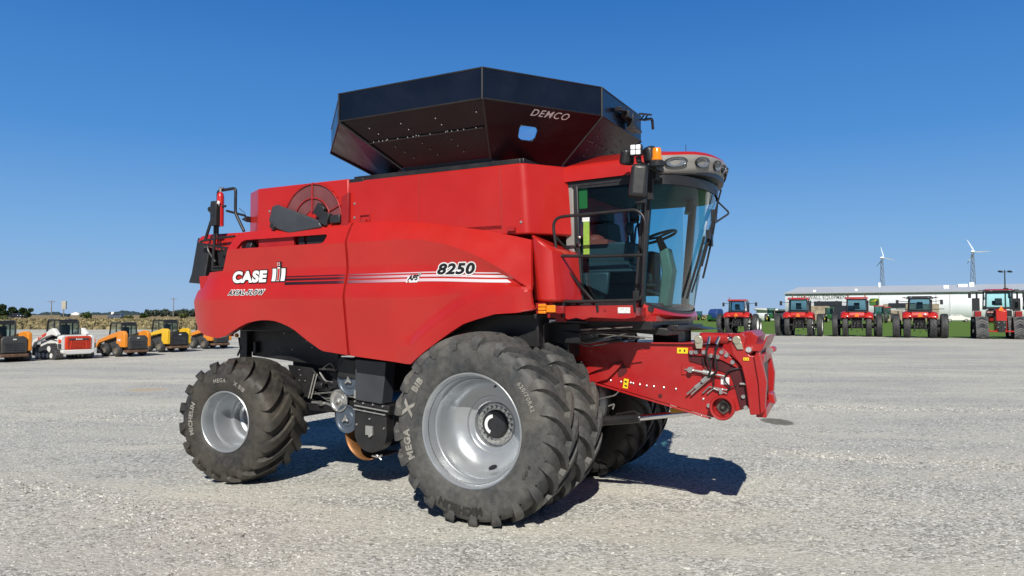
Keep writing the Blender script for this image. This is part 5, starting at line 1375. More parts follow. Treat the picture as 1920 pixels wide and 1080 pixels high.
    for s in (-1, 1):
        m = MB(); m.tube([(2.0,s*1.05,4.22),(2.05,s*2.0,4.26)],.03,6); m.box((2.05,s*2.08,3.92),(.12,.24,.52)); m.build('mirror', PLA, T, bevel=.03)
    m = MB(); m.prism([(2.1,1.5),(2.1,2.7),(4.6,2.55),(5.2,2.2),(5.2,1.3)], 'y', -.6, .6); m.build('hood', TRED, T, bevel=.1)
    return T
tracked('red tractor on rubber tracks with black exhaust stack beside its tall cab', .6575, 65.5)
tracked('red tracked tractor cut off by the right edge of the photo', .7135, 66)

# ------------------------------------------------------------------ dealership building behind the row
def facade_pt(t, d, z): return (64.5+.896*t+.444*d, 175-.444*t+.896*d, z)
WWALL = mat('white_metal_siding', (.86,.895,.94), .55, 0, .03, .5)
ROOFM = mat('pale_metal_roof', (.60,.63,.66), .5, .1, .06, .3)
STONE = mat('tan_stone_veneer', (.34,.28,.21), .85, 0, .35, 1.6)
DKGL = mat('dark_glazing', (.03,.035,.045), .15, 0, .1)
B = thing('dealer_building', 'long white metal-sided dealer building with pale grey roof behind the red tractors', 'building')
B.location = (64.5, 175, .7); B.rotation_euler = (0, 0, math.atan2(-.444, .896))
WT = 6.45
m = MB(); m.prism([(0,0),(120,0),(120,60),(0,60)], 'z', -.5, WT); m.build('wall', WWALL, B, 0)
m = MB(); m.faces([(-.4,-.5,WT+.02),(121,-.5,WT+.02),(121,38,WT+2.75),(-.4,38,WT+2.75),(-.4,76,WT+.02),(121,76,WT+.02)], [(0,1,2,3),(3,2,5,4)], False); m.build('roof', ROOFM, B, 0)
m = MB(); m.box((60,-.55,WT-.05),(121,.12,.16)); m.build('gutter', mat('gutter_grey', (.35,.36,.36), .5), B)
m = MB()
for t in (8.8, 19.9, 31.0, 33.6, 45, 57): m.box((t,-.06,3.0),(.12,.1,6.2))
m.build('downpipe', mat('downpipe_grey', (.52,.53,.53), .5), B, split=True)
m = MB(); m.box((9.3,-.12,4.0),(5.9,.2,1.05)); m.box((12.3,-.1,1.8),(5.2,.14,3.4)); m.build('glazing', DKGL, B, split=True)
m = MB(); m.box((7.5,-.15,1.7),(3.8,.24,3.45)); m.box((21.2,-.15,1.9),(.9,.24,3.8)); m.box((28.3,-.15,1.9),(6.4,.24,3.8)); m.box((23.0,-.14,1.2),(3.2,.2,2.4)); m.build('stone_panel', STONE, B, split=True)
m = MB(); m.box((24.4,-.16,3.5),(5.4,.14,1.0)); m.build('glazing', DKGL, B)
m = MB(); m.box((23.6,-.28,1.5),(.25,.06,1.5)); m.box((26.5,-.3,2.0),(.3,.06,.8)); m.build('wall_sign', PLA, B, split=True)
g = text_geo('VAN WALL EQUIPMENT', 1.25, .012, 0, 'LEFT', 1.0, 1.12); kx = 11.0/tw(g)
m = MB(); m.text(g, lambda u, v: (2.7+u*kx, -.06, 5.02+v)); m.build('lettering', mat('sign_grey_letters', (.14,.15,.14), .5), B, 0, fix=False)
# rounded green plaque with a yellow leaping animal
def rrect(cx, cz, w_, h_, r, n=5):
    P = []
    for sx, sz, a0 in ((1,1,0),(-1,1,90),(-1,-1,180),(1,-1,270)):
        for i in range(n+1):
            a = R_(a0+90*i/n); P.append((cx+sx*(w_/2-r)+r*math.cos(a), cz+sz*(h_/2-r)+r*math.sin(a)))
    return P
m = MB(); m.prism(rrect(18.9,4.35,1.95,1.45,.35), 'y', -.22, -.02); o = m.build('sign_plate', mat('sign_green', (.06,.17,.03), .4), B)
m = MB(); m.prism([(18.15,4.30),(18.45,4.52),(18.9,4.58),(19.15,4.80),(19.35,4.92),(19.28,4.72),(19.42,4.62),(19.25,4.60),(19.1,4.42),(19.55,4.30),(19.2,4.28),(18.85,4.36),(18.55,4.28),(18.25,4.02),(18.4,4.32)], 'y', -.25, -.23); m.build('sign_emblem', mat('sign_yellow', (.72,.60,.04), .5), o, 0)
for t, d_, sx, sz in ((34,16,1.1,.8),(38,24,2.0,.7),(40,25,1.0,1.1),(15,9,.6,.5),(6,6,.6,.5),(58,22,.7,.7),(52,24,.6,.6),(20,30,.5,1.3)):
    m = MB(); m.box((t,d_,WT+.02+d_*.0722+sz*.4),(sx,sx,sz)); m.build('roof_vent', WWALL, B, bevel=.05)
# small shed left of it
S = thing('white_shed', 'low white shed with dark sloping roof edge behind the red tractors', 'building', (60.0, 182, .7), math.atan2(-.3,.95))
m = MB(); m.prism([(0,0),(8.5,0),(8.5,8),(0,8)], 'z', -.3, 2.5); m.build('wall', WWALL, S, 0)
m = MB(); m.prism([(-.4,2.52),(9,2.40),(9,2.62),(-.4,3.05)], 'y', -.8, 8.5); m.build('roof', mat('white_roof_panel', (.7,.7,.7), .5), S, 0)
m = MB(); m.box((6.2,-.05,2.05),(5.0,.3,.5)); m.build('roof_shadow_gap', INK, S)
# ------------------------------------------------------------------ wind turbines
def turbine(label, k, Y, hub, rotor, a0):
    x = k*Y; T = thing('wind_turbine', label, 'wind turbine', (x, Y, .7), R_(35), 'lattice wind turbines behind the dealer building')
    g_ = mat('galvanised_lattice', (.19,.22,.27), .5, .2, .1) if 'galvanised_lattice' not in bpy.data.materials else bpy.data.materials['galvanised_lattice']
    m = MB(); hb = hub-.7
    legs = []
    for i in range(3):
        a = R_(90+120*i); legs.append((Vector((1.5*math.cos(a),1.5*math.sin(a),0)), Vector((.42*math.cos(a),.42*math.sin(a),hb-.5))))
    for a, b in legs: m.tube([a, b], .11, 5)
    nb = 9
    for i in range(nb):
        for j in range(3):
            a0_, b0_ = legs[j]; a1_, b1_ = legs[(j+1) % 3]
            m.tube([a0_.lerp(b0_, i/nb), a1_.lerp(b1_, (i+1)/nb)], .06, 4); m.tube([a0_.lerp(b0_, i/nb), a1_.lerp(b1_, i/nb)], .05, 4)
    m.build('tower', g_, T)
    wm = WWALL
    m = MB(); m.ell((.3,0,hb+.25),(1.5,.55,.5),14,8); m.build('nacelle', wm, T)
    for i in range(3):
        a = R_(a0+120*i); dv = Vector((.0, math.cos(a), math.sin(a)))
        o = Vector((1.6,0,hb+.25)); t_ = Vector((1,0,0)).cross(dv)
        m = MB(); vs = []
        for q, c_ in ((.1,.28),(.3,.42),(1.0,.16)):
            p = o+dv*rotor*q
            vs += [p-t_*c_*.5+Vector((.08,0,0)), p+t_*c_*.5, p-t_*c_*.5-Vector((.08,0,0))]
        fs = [(r*3+i_, r*3+(i_+1) % 3, r*3+3+(i_+1) % 3, r*3+3+i_) for r in range(2) for i_ in range(3)]+[(0,1,2),(8,7,6)]
        m.faces(vs, fs); m.build('blade', wm, T)
    return T
turbine('white wind turbine on a lattice tower above the middle of the roof', .500, 297, 24.7, 4.6, 75)
turbine('nearer and taller-looking white wind turbine left of the light pole', .6228, 262, 24.2, 5.0, 62)
# ------------------------------------------------------------------ light pole
P_ = thing('light_pole', 'tall dark pole with two floodlights rising behind the tracked tractor', 'light pole', (.6655*112, 112, .6), 0)
m = MB(); m.tube([(0,0,0),(0,0,8.3)], [.13,.08], 10); m.tube([(-.55,0,8.0),(.55,0,8.0)], .05, 8); m.build('pole', mat('dark_pole', (.05,.055,.06), .5), P_)
for s in (-1, 1):
    m = MB(); m.box((s*.72,-.1,8.05),(.5,.45,.22),(.3,0,0)); m.build('floodlight', PLA, P_, bevel=.03)
# ------------------------------------------------------------------ green machines on the far side of the grass
GRN = mat('machine_green', (.022,.12,.035), .4, 0, .1, 1); 
GCAB = glass('green_cab_glass', (.35,.55,.55), 1.5)
def green_tractor(label, k, Y, s=1.0, roofm=None, rz=R_(60)):
    T = thing('green_tractor', label, 'tractor', (k*Y, Y, H(0,Y)-.02), rz, 'green machines beyond the grass'); T.scale = (s,s,s)
    m = MB(); m.prism([(-.6,.7),(-.7,1.5),(.3,1.7),(2.3,1.6),(2.6,1.2),(2.5,.6)], 'y', -.4, .4); m.build('body', GRN, T, bevel=.08)
    m = MB()
    for x in (-.5,.6):
        for y in (-.7,.7): m.tube([(x,y,1.4),(x,y*.95,2.7)],.06,6)
    m.build('cab_frame', PLA, T)
    m = MB(); m.prism([(-.5,1.5),(.6,1.5),(.55,2.65),(-.45,2.65)], 'y', -.68, .68); m.build('cab_glass', GCAB, T)
    m = MB(); m.box((.05,0,2.76),(1.4,1.6,.16)); m.build('roof', roofm or GRN, T, bevel=.04)
    for x, y, r in ((-.3,-1.0,.85),(-.3,1.0,.85),(2.1,-.9,.6),(2.1,.9,.6)):
        nd = node('wheel', T, (x,y,r)); 
        m = MB(); m.lathe([(r*.55,-.2),(r*.95,-.22),(r,-.15),(r,.15),(r*.95,.22),(r*.55,.2)], (0,0,0), (0,1,0), 20); m.build('tyre', TYRET, nd)
        m = MB(); m.lathe([(r*.56,-.15),(r*.5,-.05),(0,-.05),(0,.05),(r*.5,.05),(r*.56,.15)], (0,0,0), (0,1,0), 16); m.build('rim', bpy.data.materials['sign_yellow'], nd)
    return T
green_tractor('green tractor beside the white shed, left of the second red tractor', .3495, 150, .95)
green_tractor('green tractor in front of the stone entrance between two red tractors', .4281, 135, .95)
green_tractor('green machine with orange-red roof half hidden behind the third red tractor', .4950, 128, 1.05, TRED)
green_tractor('green tractor with red cab roof edge just right of the third red tractor', .5045, 140, 1.0, TRED)
green_tractor('tiny dark green tractor alone on the skyline left of the red tractors', .2525, 185, .8)
BT = thing('blue_tarped_wagon', 'machine under a blue tarp just left of the first red tractor', 'wagon', (.2745*150, 150, .73), R_(40))
m = MB(); m.prism([(-1.2,.7),(-1.25,1.8),(-.7,2.5),(.9,2.6),(1.3,2.0),(1.3,.7)], 'y', -1.0, 1.0); m.build('tarp', mat('blue_tarp', (.02,.06,.22), .5, 0, .2, 2), BT, 40, bevel=.15)
m = MB(); m.box((0,0,.55),(2.6,1.6,.25)); m.box((-1.9,.2,.9),(.8,.5,.9)); m.build('frame', GRN, BT, bevel=.03)
for x in (-.8,.8):
    m = MB(); m.cyl((x,-1.05,.4),(x,1.05,.4),.4,.4,16); m.build('wheel_pair', TYRET, BT)
# ------------------------------------------------------------------ skid steer loaders at the left
ORG = mat('loader_orange', (.80,.27,.02), .42, 0, .08, 2, dust=.15, dustc=(.35,.28,.2))
YLW = mat('loader_yellow', (.80,.48,.015), .42, 0, .08, 2, dust=.15, dustc=(.35,.28,.2))
LWHT = mat('loader_white', (.78,.78,.76), .4, 0, .05, 2, dust=.2, dustc=(.45,.42,.36))
LRED = mat('loader_red_orange', (.66,.055,.015), .4, 0, .06, 2)
LGRY = mat('loader_dark_grey', (.05,.052,.055), .5, 0, .15, 3, dust=.25, dustc=(.16,.14,.11))
LGL = glass('loader_cab_glass', (.55,.66,.66), 1.3)
def skid(label, loc, rz, s, arm, side, door, tracks=False, cabm=PLA, style=0):
    T = thing('skid_loader', label, 'skid loader', loc, rz, 'skid loaders parked in a row at the lot edge'); T.scale = (s,s,s)
    # x forward; the rear face is at x = -1.45
    m = MB(); m.prism([(-1.42,.42),(-1.45,.7),(-1.40,1.22),(-.9,1.30),(-.5,1.10),(1.15,.95),(1.2,.35),(-1.2,.35)], 'y', -.62, .62); m.build('body', LGRY if style != 1 else LWHT, T, 30, bevel=.05)
    # rear door
    if style == 1:
        o = MB().prism(rrect(0,.88,1.34,.72,.14), 'x', -1.52, -1.40).build('rear_door', door, T, 30, bevel=.03)
        m = MB(); m.prism(rrect(0,.86,1.12,.54,.08), 'x', -1.535, -1.515); m.build('grille_frame', mat('loader_deep_red', (.45,.03,.01), .5), o)
        m = MB()
        for k in range(5): m.box((-1.54,0,.66+.07*k),(.02,.50+.02*k,.028))
        m.box((-1.54,.40,.8),(.02,.05,.42),(.12,0,0)); m.box((-1.54,-.40,.8),(.02,.05,.42),(-.12,0,0)); m.build('grille', door, o)
        m = MB(); m.box((-1.545,0,1.08),(.02,1.0,.09)); m.build('name_band', LGRY, o)
        g = text_geo('Bobcat', .11, .006, 0, 'CENTER', 1.0, 1.1); m = MB(); m.text(g, lambda u, v: (-1.558, -u, 1.048+v)); m.build('lettering', WHITE, o, 0, fix=False)
        m = MB(); m.prism([(-.82,.36),(-.86,.52),(.86,.52),(.82,.36),(.6,.28),(-.6,.28)], 'x', -1.56, -1.30); m.build('bumper', LWHT, T, bevel=.04)
        for sd in (-1, 1):
            m = MB(); m.prism([(sd*.66,.50),(sd*.88,.55),(sd*.90,1.22),(sd*.66,1.30)], 'x', -1.48, -1.1); m.build('corner_post', LWHT, T, bevel=.05)
            m = MB(); m.box((-1.36,sd*.89,.98),(.26,.04,.20)); m.build('tail_lamp', LRED, T, bevel=.03)
            m = MB(); m.box((-1.37,sd*.90,.72),(.24,.04,.26)); m.build('corner_vent', LGRY, T)
    else:
        m = MB(); m.prism([(-.60,.45),(-.62,1.20),(-.45,1.32),(.45,1.32),(.62,1.20),(.60,.45)], 'x', -1.55, -1.38); o = m.build('rear_door', door, T, bevel=.05)
        m = MB()
        for k in range(6): m.box((-1.56,0,.55+.085*k),(.03,.9,.045))
        m.build('grille', LGRY, o)
        m = MB(); m.box((-1.57,0,1.16),(.02,.16,.07)); m.build('badge', STK, o)
        m = MB(); m.box((-1.35,0,.34),(.5,1.35,.16)); m.build('bumper', mat('rusty_bumper', (.14,.08,.05), .7, 0, .3, 5), T, bevel=.04)
        for sd in (-1, 1):
            m = MB(); m.box((-1.50,sd*.52,1.10),(.05,.06,.08)); m.build('tail_lamp', mat('red_lens_s', (.5,.04,.03), .3), T)
    # cab
    m = MB()
    q = [(-.55,1.15),(-.52,2.0),(-.42,2.08),(.62,2.08),(.68,2.0),(.85,1.0)]
    for sd in (-1, 1):
        P = [(x, sd*.48, z) for x, z in q]
        m.tube(P, .05, 6); m.tube([(.05,sd*.48,1.1),(.05,sd*.48,2.06)], .04, 6); m.box((.1,sd*.48,1.12),(1.3,.05,.3))
    m.box((.1,0,2.07),(1.1,.96,.07)); m.box((-.53,0,1.2),(.06,.96,.22)); m.box((-.50,0,1.98),(.06,.96,.14))
    m.build('cab_frame', cabm, T, bevel=.01)
    m = MB(); m.faces([(-.53,-.44,1.3),(-.53,.44,1.3),(-.5,.44,1.95),(-.5,-.44,1.95)], [(0,1,2,3)], False); m.build('rear_window', LGL, T, 0)
    for sd in (-1, 1):
        m = MB(); m.faces([(-.48,sd*.48,1.28),(.72,sd*.48,1.2),(.6,sd*.48,2.02),(-.46,sd*.48,2.02)], [(0,1,2,3)], False); m.build('side_window', LGL, T, 0)
    m = MB(); m.box((.1,0,1.25),(.45,.5,.14)); m.box((-.14,0,1.55),(.12,.46,.55)); m.build('seat', CABIN, T, bevel=.03)
    # lift arms
    for sd in (-1, 1):
        m = MB()
        if style == 1: P = [(-.95,1.22),(-1.0,1.36),(-.55,1.66),(-.35,1.62),(.2,1.40),(1.45,1.02),(1.75,.62),(1.6,.55),(1.35,.86),(.1,1.18),(-.5,1.30)]
        elif style == 2: P = [(-1.5,.55),(-1.5,1.45),(-1.30,1.55),(-.9,1.55),(.2,1.32),(1.45,1.0),(1.75,.6),(1.6,.52),(1.3,.84),(.1,1.10),(-.85,1.25),(-.80,.55)]
        else: P = [(-1.52,.60),(-1.52,1.42),(-1.35,1.60),(-.95,1.60),(.2,1.35),(1.45,1.0),(1.75,.6),(1.6,.52),(1.3,.82),(.1,1.08),(-.62,1.22),(-.55,.60)]
        m.prism(P, 'y', sd*.64, sd*.86); o = m.build('lift_arm', arm, T, 30, bevel=.04)
        if style == 1:
            m = MB(); m.prism([(.05,1.42),(.9,1.16),(.95,1.0),(.1,1.26)], 'y', sd*.87, sd*.875); m.build('arm_decal', LRED, o)
            g = text_geo('T76', .16, .006, 0, 'LEFT', 1.0, 1.1)
            if sd > 0: m = MB(); m.text(g, lambda u, v: (.78-u*1.1, .882, 1.10+v*.8+u*.28)); m.build('lettering', WHITE, o, 0, fix=False)
        else:
            g = text_geo('CASE' if style == 0 else '', .17, .01, 0, 'LEFT', 1.0, 1.0) if style == 0 else None
            if g and sd > 0: m = MB(); m.text(g, lambda u, v: (-.75-u*.9, .872, .98+v)); m.build('lettering', WHITE, o, 0, fix=False)
        m = MB(); m.cyl((-.75,sd*.58,.95),(.55,sd*.60,1.12),.05,.05,10); m.build('lift_cylinder', LGRY, T)
    m = MB(); m.box((1.72,0,.45),(.12,1.5,.6)); m.build('quick_coupler', LGRY, T, bevel=.02)
    for sd in (-1, 1):
        if tracks:
            nd = node('track_unit', T, (0, sd*.80, 0))
            prof = [(-1.15,.10),(-1.25,.30),(-1.1,.50),(-.55,.82),(-.35,.84),(.85,.52),(1.05,.32),(.95,.08),(.8,.02),(-.95,.02)]
            m = MB(); m.prism(prof, 'y', -.19, .19); m.build('track', TYRET, nd, 40, bevel=.03)
            m = MB()
            for i in range(len(prof)):
                a, b = Vector((prof[i][0],0,prof[i][1])), Vector((prof[(i+1) % len(prof)][0],0,prof[(i+1) % len(prof)][1]))
                n_ = max(1, int((b-a).length/.13)); d_ = (b-a).normalized(); an = math.atan2(d_.z, d_.x)
                for j in range(n_): p = a.lerp(b, (j+.5)/n_); m.box(p, (.06,.39,.06), (0,-an,0))
            m.build('track_lugs', TYRET, nd, bevel=.008)
            m = MB()
            for x in (-.75,-.35,.05,.45,.75): m.cyl((x,-.21,.22),(x,.21,.22),.13,.13,14)
            m.cyl((-.5,-.21,.55),(-.5,.21,.55),.17,.17,14); m.build('track_rollers', LWHT if style == 1 else LGRY, nd)
        else:
            for x in (-.68,.62):
                nd = node('wheel', T, (x, sd*.80, .42), 0 if sd < 0 else PI)
                if not hasattr(skid, 'w') :
                    m = MB(); tyre_geo(m, .42, .32, .24, 14, .5, .035, .42, 28); a = m.build('tyre', TYRET, nd, 40)
                    m = MB(); m.lathe([(.235,-.10),(.25,-.14),(.235,-.15),(.22,-.08),(.10,-.04),(0,-.04)], (0,0,0), (0,1,0), 20); b = m.build('rim', mat('dusty_rim', (.16,.14,.11), .7, 0, .3, 8), nd, 30); skid.w = (a, b)
                else:
                    for q_ in skid.w: c = q_.copy(); COL.objects.link(c); c.parent = nd
    return T
def gpos(px, py): Y = 2.135*1390/(py-590)*1.0; return ((px-960)/1390*Y, Y, 0)
RZ = R_(90+58)
skid('orange skid loader with black rear door, nearest to the left edge of the photo', gpos(2,677), RZ, .88, ORG, ORG, LGRY, True, PLA, 2)
skid('white track loader with red-orange rear door and black cab', gpos(121,672), RZ, .90, LWHT, LWHT, LRED, True, PLA, 1)
skid('orange wheeled skid loader with lettering on its arm, right of the white one', gpos(234,667), RZ, .82, ORG, ORG, LGRY, False, PLA, 0)
skid('yellow skid loader with plain black back', gpos(312,659), RZ, .87, YLW, YLW, mat('loader_black', (.02,.02,.022), .45), False, PLA, 2)
skid('orange skid loader mostly hidden behind the combine\'s rear panel', gpos(392,653), RZ, .86, ORG, ORG, LGRY, False, PLA, 0)
# ------------------------------------------------------------------ road vehicles
def car(name, label, cat, loc, rz, prof, win, w_, col, wx, wr=.36, bed=None):
    T = thing(name, label, cat, loc, rz)
    m = MB(); m.prism(prof, 'y', -w_/2, w_/2)
    for v in m.bm.verts:
        if v.co.z > 1.15: v.co.y *= .86
    m.build('body', col, T, 30, bevel=.06)
    for q in win:
        for sd in (-1, 1):
            m = MB(); y = sd*(w_/2*.93+.012); m.faces([(x, y*(1.0 if z < 1.2 else .95), z) for x, z in q], [tuple(range(len(q)))], False); m.build('window', DKGL, T, 0)
    for x in wx:
        for sd in (-1, 1):
            nd = node('wheel', T, (x, sd*(w_/2-.1), wr))
            m = MB(); m.lathe([(wr*.6,-.11),(wr*.95,-.12),(wr,-.08),(wr,.08),(wr*.95,.12),(wr*.6,.11)], (0,0,0), (0,1,0), 20); m.build('tyre', TYRET, nd)
            m = MB(); m.lathe([(wr*.62,-.1),(wr*.5,-.06),(0,-.07),(0,.07),(wr*.5,.06),(wr*.62,.1)], (0,0,0), (0,1,0), 16); m.build('rim', ZINC, nd)
    return T
SUVP = [(-2.4,.35),(-2.45,.95),(-2.35,1.15),(-2.15,1.72),(-1.9,1.8),(.3,1.8),(.6,1.72),(1.15,1.18),(2.2,1.02),(2.42,.8),(2.42,.35)]
SUVW = [[(-2.1,1.2),(-1.95,1.65),(-1.1,1.68),(-1.1,1.2)],[(-1.0,1.2),(-1.0,1.68),(-.1,1.68),(-.1,1.2)],[(0,1.2),(0,1.68),(.45,1.65),(.95,1.2)]]
roadz = .74
car('suv', 'grey-blue SUV driving on the road beyond the skid loaders', 'SUV', (-.534*258, 258, roadz), PI+.05, SUVP, SUVW, 1.9, mat('suv_paint', (.12,.15,.20), .3, .4, .05, coat=.5), (-1.5,1.5))
PKP = [(-2.9,.5),(-2.95,1.1),(-.9,1.12),(-.85,1.85),(-.6,1.92),(.7,1.92),(1.3,1.25),(2.6,1.15),(2.85,.95),(2.85,.45)]
PKW = [[(-.75,1.25),(-.7,1.75),(.05,1.78),(.05,1.25)],[(.15,1.25),(.15,1.78),(.6,1.76),(1.05,1.25)]]
car('pickup_truck', 'black pickup truck on the road in front of the dark trees', 'pickup truck', (-.668*252, 252, roadz), PI+.05, PKP, PKW, 2.0, mat('pickup_paint', (.02,.018,.025), .3, .2, .05, coat=.5), (-1.9,1.85), .42)
car('parked_car', 'small dark car far out in the brown field behind the sign post', 'car', (-.6025*430, 430, .70), PI, SUVP, SUVW, 1.8, mat('dark_car_paint', (.02,.035,.04), .35), (-1.5,1.5))
car('white_car', 'white car parked against the white building wall left of the tracked tractor', 'car', (.600*142, 142, .73), R_(-20), [(-2.2,.3),(-2.2,.85),(-1.6,.95),(-1.0,1.4),(.4,1.42),(1.2,.95),(2.1,.8),(2.2,.35)], [[(-1.3,.95),(-.9,1.32),(-.2,1.35),(-.2,.95)],[(-.1,.95),(-.1,1.35),(.35,1.33),(.95,.95)]], 1.75, LWHT, (-1.35,1.35), .32)
# ------------------------------------------------------------------ poles and sign
WOODP = mat('weathered_pole', (.22,.19,.15), .8, 0, .2, 2)
for k, Y, top, lab in ((-.621,230,27,'wooden utility pole with one cross arm left of the sign board'),(-.4565,260,32,'wooden utility pole with cross arm nearest to the combine')):
    T = thing('utility_pole', lab, 'utility pole', (k*Y, Y, .7), 0, 'utility poles along the road')
    h_ = top/1390*Y+2.07-.7
    m = MB(); m.tube([(0,0,0),(0,0,h_)], [.17,.11], 8); m.build('pole', WOODP, T)
    m = MB(); m.box((0,-.15,h_-.45),(2.2,.12,.14)); m.build('cross_arm', WOODP, T)
    m = MB()
    for x in (-1.0,-.5,.5,1.0): m.cyl((x,-.15,h_-.38),(x,-.15,h_-.2),.05,.04,6)
    m.build('insulators', DGREY, T)
T = thing('sign_board', 'tall beige sign board seen at an angle on a post beyond the loaders', 'sign', (-.6045*200, 200, .7), R_(25))
m = MB(); m.tube([(0,0,0),(0,0,3.8)], .12, 8); m.build('post', WOODP, T)
m = MB(); m.box((0,-.1,4.0),(1.0,.25,2.2)); m.build('board', mat('beige_board', (.52,.49,.42), .6), T, bevel=.02)
m = MB(); m.box((.58,.05,4.0),(.16,.5,2.2)); m.build('board_edge', DGREY, T)
T = thing('road_sign', 'small white road sign standing above the grey-blue SUV', 'sign', (-.5385*275, 275, .7), 0)
m = MB(); m.tube([(0,0,0),(0,0,1.6)], .06, 6); m.build('post', WOODP, T)
m = MB(); m.box((0,-.08,2.0),(1.0,.06,.9)); m.build('plate', WHITE, T)
# ------------------------------------------------------------------ trees, bushes, weeds, far hills
def leafm(name, c):
    m, nt, out = newmat(name)
    b = N(nt, 'BsdfPrincipled'); b.inputs['Roughness'].default_value = .7; b.inputs['Specular IOR Level'].default_value = .25
    oi = N(nt, 'NewGeometry'); r = ramp(nt, [(0, [x*.55 for x in c]), (.5, c), (1, [min(1,x*1.7) for x in c])])
    L(nt, oi.outputs['Random Per Island'], r.inputs['Fac']); L(nt, r.outputs['Color'], b.inputs['Base Color'])
    L(nt, b.outputs['BSDF'], out.inputs['Surface']); return m
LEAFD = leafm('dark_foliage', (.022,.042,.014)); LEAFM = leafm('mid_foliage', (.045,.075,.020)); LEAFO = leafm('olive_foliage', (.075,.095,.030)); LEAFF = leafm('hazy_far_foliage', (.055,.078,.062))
BARK = mat('bark', (.08,.06,.045), .9, 0, .2, 4)
def crown(m, blobs, n, size, rnd):
    tot = sum(b[3]*b[4]*b[5] for b in blobs)
    for b in blobs:
        for _ in range(max(6, int(n*b[3]*b[4]*b[5]/tot))):
            d_ = Vector((rnd.gauss(0,1), rnd.gauss(0,1), rnd.gauss(0,1))).normalized()*(rnd.random()**.4)
            c = Vector((b[0]+d_.x*b[3], b[1]+d_.y*b[4], b[2]+d_.z*b[5]))
            s_ = size*rnd.uniform(.6,1.3)
            M = Euler((rnd.uniform(0,6.28), rnd.uniform(0,6.28), rnd.uniform(0,6.28))).to_matrix()
            m.faces([c+M@Vector(v) for v in ((-s_,-s_*.6,0),(s_*.3,-s_*.8,.1*s_),(s_,s_*.3,0),(-s_*.2,s_*.8,-.1*s_))], [(0,1,2,3)], False)
def tree(name, label, cat, loc, h_, r_, mt, seed, n=500, leaf=.4, group=None, trunk=.25):
    rnd = random.Random(seed)
    T = thing(name, label, cat, loc, rnd.uniform(0,6), group)
    m = MB(); top = Vector((rnd.uniform(-.1,.1)*h_,0,h_*.75)); m.tube([(0,0,-.3),(0,0,h_*trunk),top*.7,top], [r_*.10,r_*.08,r_*.05,r_*.02], 7)
    for i in range(5):
        a = rnd.uniform(0,6.28); z = h_*rnd.uniform(trunk,.6); m.tube([(0,0,z),(math.cos(a)*r_*.4,math.sin(a)*r_*.4,z+h_*.12),(math.cos(a)*r_*.75,math.sin(a)*r_*.75,z+h_*.22)], [r_*.05,r_*.03,r_*.012], 5)
    m.build('trunk', BARK, T)
    bl = []
    for i in range(9):
        a = rnd.uniform(0,6.28); q = rnd.uniform(.15,.72)*r_; z = h_*rnd.uniform(trunk+.12,.86); k = rnd.uniform(.30,.5)*r_*(1.15-.5*abs(z/h_-.55))
        bl.append((q*math.cos(a), q*math.sin(a), z, k*1.15, k*1.15, k*.85))
    m = MB(); crown(m, bl, n, leaf, rnd); m.build('crown', mt, T, 0, merge=False, fix=False)
    return T
for i, (k, Y, h_, r_) in enumerate(((-.712,262,7.0,3.6),(-.690,275,6.3,2.6),(-.671,290,4.6,2.4),(-.655,285,4.2,2.2))):
    tree('tree', ('tall dark tree at the left edge behind the pickup truck','dark tree overlapping the leftmost one behind the pickup truck','low dark tree above the roof of the pickup truck','rounded low tree at the right end of the dark clump')[i], 'tree', (k*Y, Y, .7), h_, r_, LEAFD, 40+i, 1100, .42, 'dark trees by the road', .12)
for i, (k, Y, h_, r_) in enumerate(((-.488,520,4.6,4.4),(-.480,540,5.6,4.6),(-.470,515,4.9,4.0),(-.459,560,3.6,3.6),(-.450,530,4.4,4.2),(-.444,520,4.9,4.2),(-.436,545,4.0,4.0),(-.428,530,4.6,4.4))):
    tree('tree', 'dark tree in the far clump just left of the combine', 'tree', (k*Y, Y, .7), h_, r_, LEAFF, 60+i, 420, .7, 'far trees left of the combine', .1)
for i, (k, Y, h_, r_, mt) in enumerate(((-.572,205,1.9,1.9,LEAFM),(-.497,215,1.7,1.4,LEAFM),(-.443,205,1.8,1.2,LEAFO),(-.517,220,.9,1.7,LEAFO),(-.683,160,1.0,1.6,LEAFO))):
    tree('bush', ('broad green bush on the bank behind the white loader','green bush behind the yellow loader\'s cab','olive bush right of the second utility pole','low spreading olive bush right of the SUV','low olive bush on the bank below the pickup truck')[i], 'bush', (k*Y, Y, .7), h_, r_, mt, 80+i, 420, .22, None, .05)
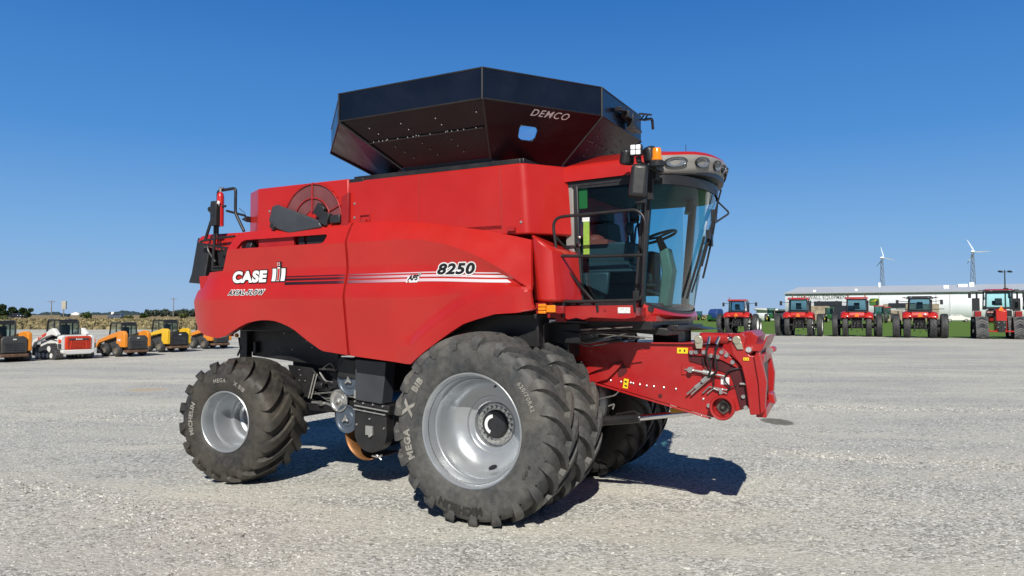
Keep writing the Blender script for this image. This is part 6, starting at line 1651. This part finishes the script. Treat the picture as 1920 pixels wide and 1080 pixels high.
# weed tufts over the bank: beyond counting
rnd = random.Random(5); m = MB()
for _ in range(9000):
    y = 97+115*rnd.random()**1.6; x = -rnd.uniform(.25,.75)*y
    z = H(x,y)-.03; hh = rnd.uniform(.15,.55)*(1.3 if rnd.random() < .15 else 1); a = rnd.uniform(0,6.28); ww = rnd.uniform(.15,.5)
    dx, dy = math.cos(a)*ww, math.sin(a)*ww
    m.faces([(x-dx,y-dy,z),(x+dx,y+dy,z),(x+dx*.4+rnd.uniform(-.1,.1),y+dy*.4,z+hh),(x-dx*.5,y-dy*.5,z+hh*.8)], [(0,1,2,3)], False)
WTM = leafm('weed_tufts', (.25,.21,.11))
o = m.build('weeds', WTM, None, 0, merge=False, fix=False, kind='stuff')
# far wooded hills
def hills(name, px0, px1, Y, amp, seed):
    rnd = random.Random(seed); m = MB(); n = 90
    ph = [rnd.uniform(0,6.28) for _ in range(6)]
    def prof(u): return max(0, (amp*(.55+.28*math.sin(u*9+ph[0])+.14*math.sin(u*23+ph[1])+.07*math.sin(u*61+ph[2])+.05*math.sin(u*140+ph[3])))*smooth01(0,.12,u)*smooth01(1,.88,u))
    def f(u, v):
        k = (px0+(px1-px0)*u-960)/1390; YY = Y+Y*.25*v
        return (k*YY, YY, .4+prof(u)*math.sin(PI*.5*min(1, v*2)) if v < .6 else .4+prof(u)*(1-(v-.6)*1.5))
    m.grid(f, n*3, 8); return m.build(name, HILLM, None, 60, fix=False, kind='structure')
hills('hills', 60, 300, 2400, 17, 3); hills('hills', -160, 90, 2900, 10, 4); hills('hills', 270, 420, 2700, 12, 8)
T = thing('farm_shed', 'tiny white farm shed far off below the wooded hills', 'building', (-.587*1500, 1500, .5), 0)
m = MB(); m.prism([(-9,0),(9,0),(9,4.0),(0,6.5),(-9,4.0)], 'y', -4, 4); m.build('wall', WWALL, T, 0)
m = MB(); m.prism([(-9.4,4.0),(0,6.7),(9.4,4.0),(9.4,4.3),(0,7.0),(-9.4,4.3)], 'y', -4.3, 4.3); m.build('roof', ROOFM, T, 0)
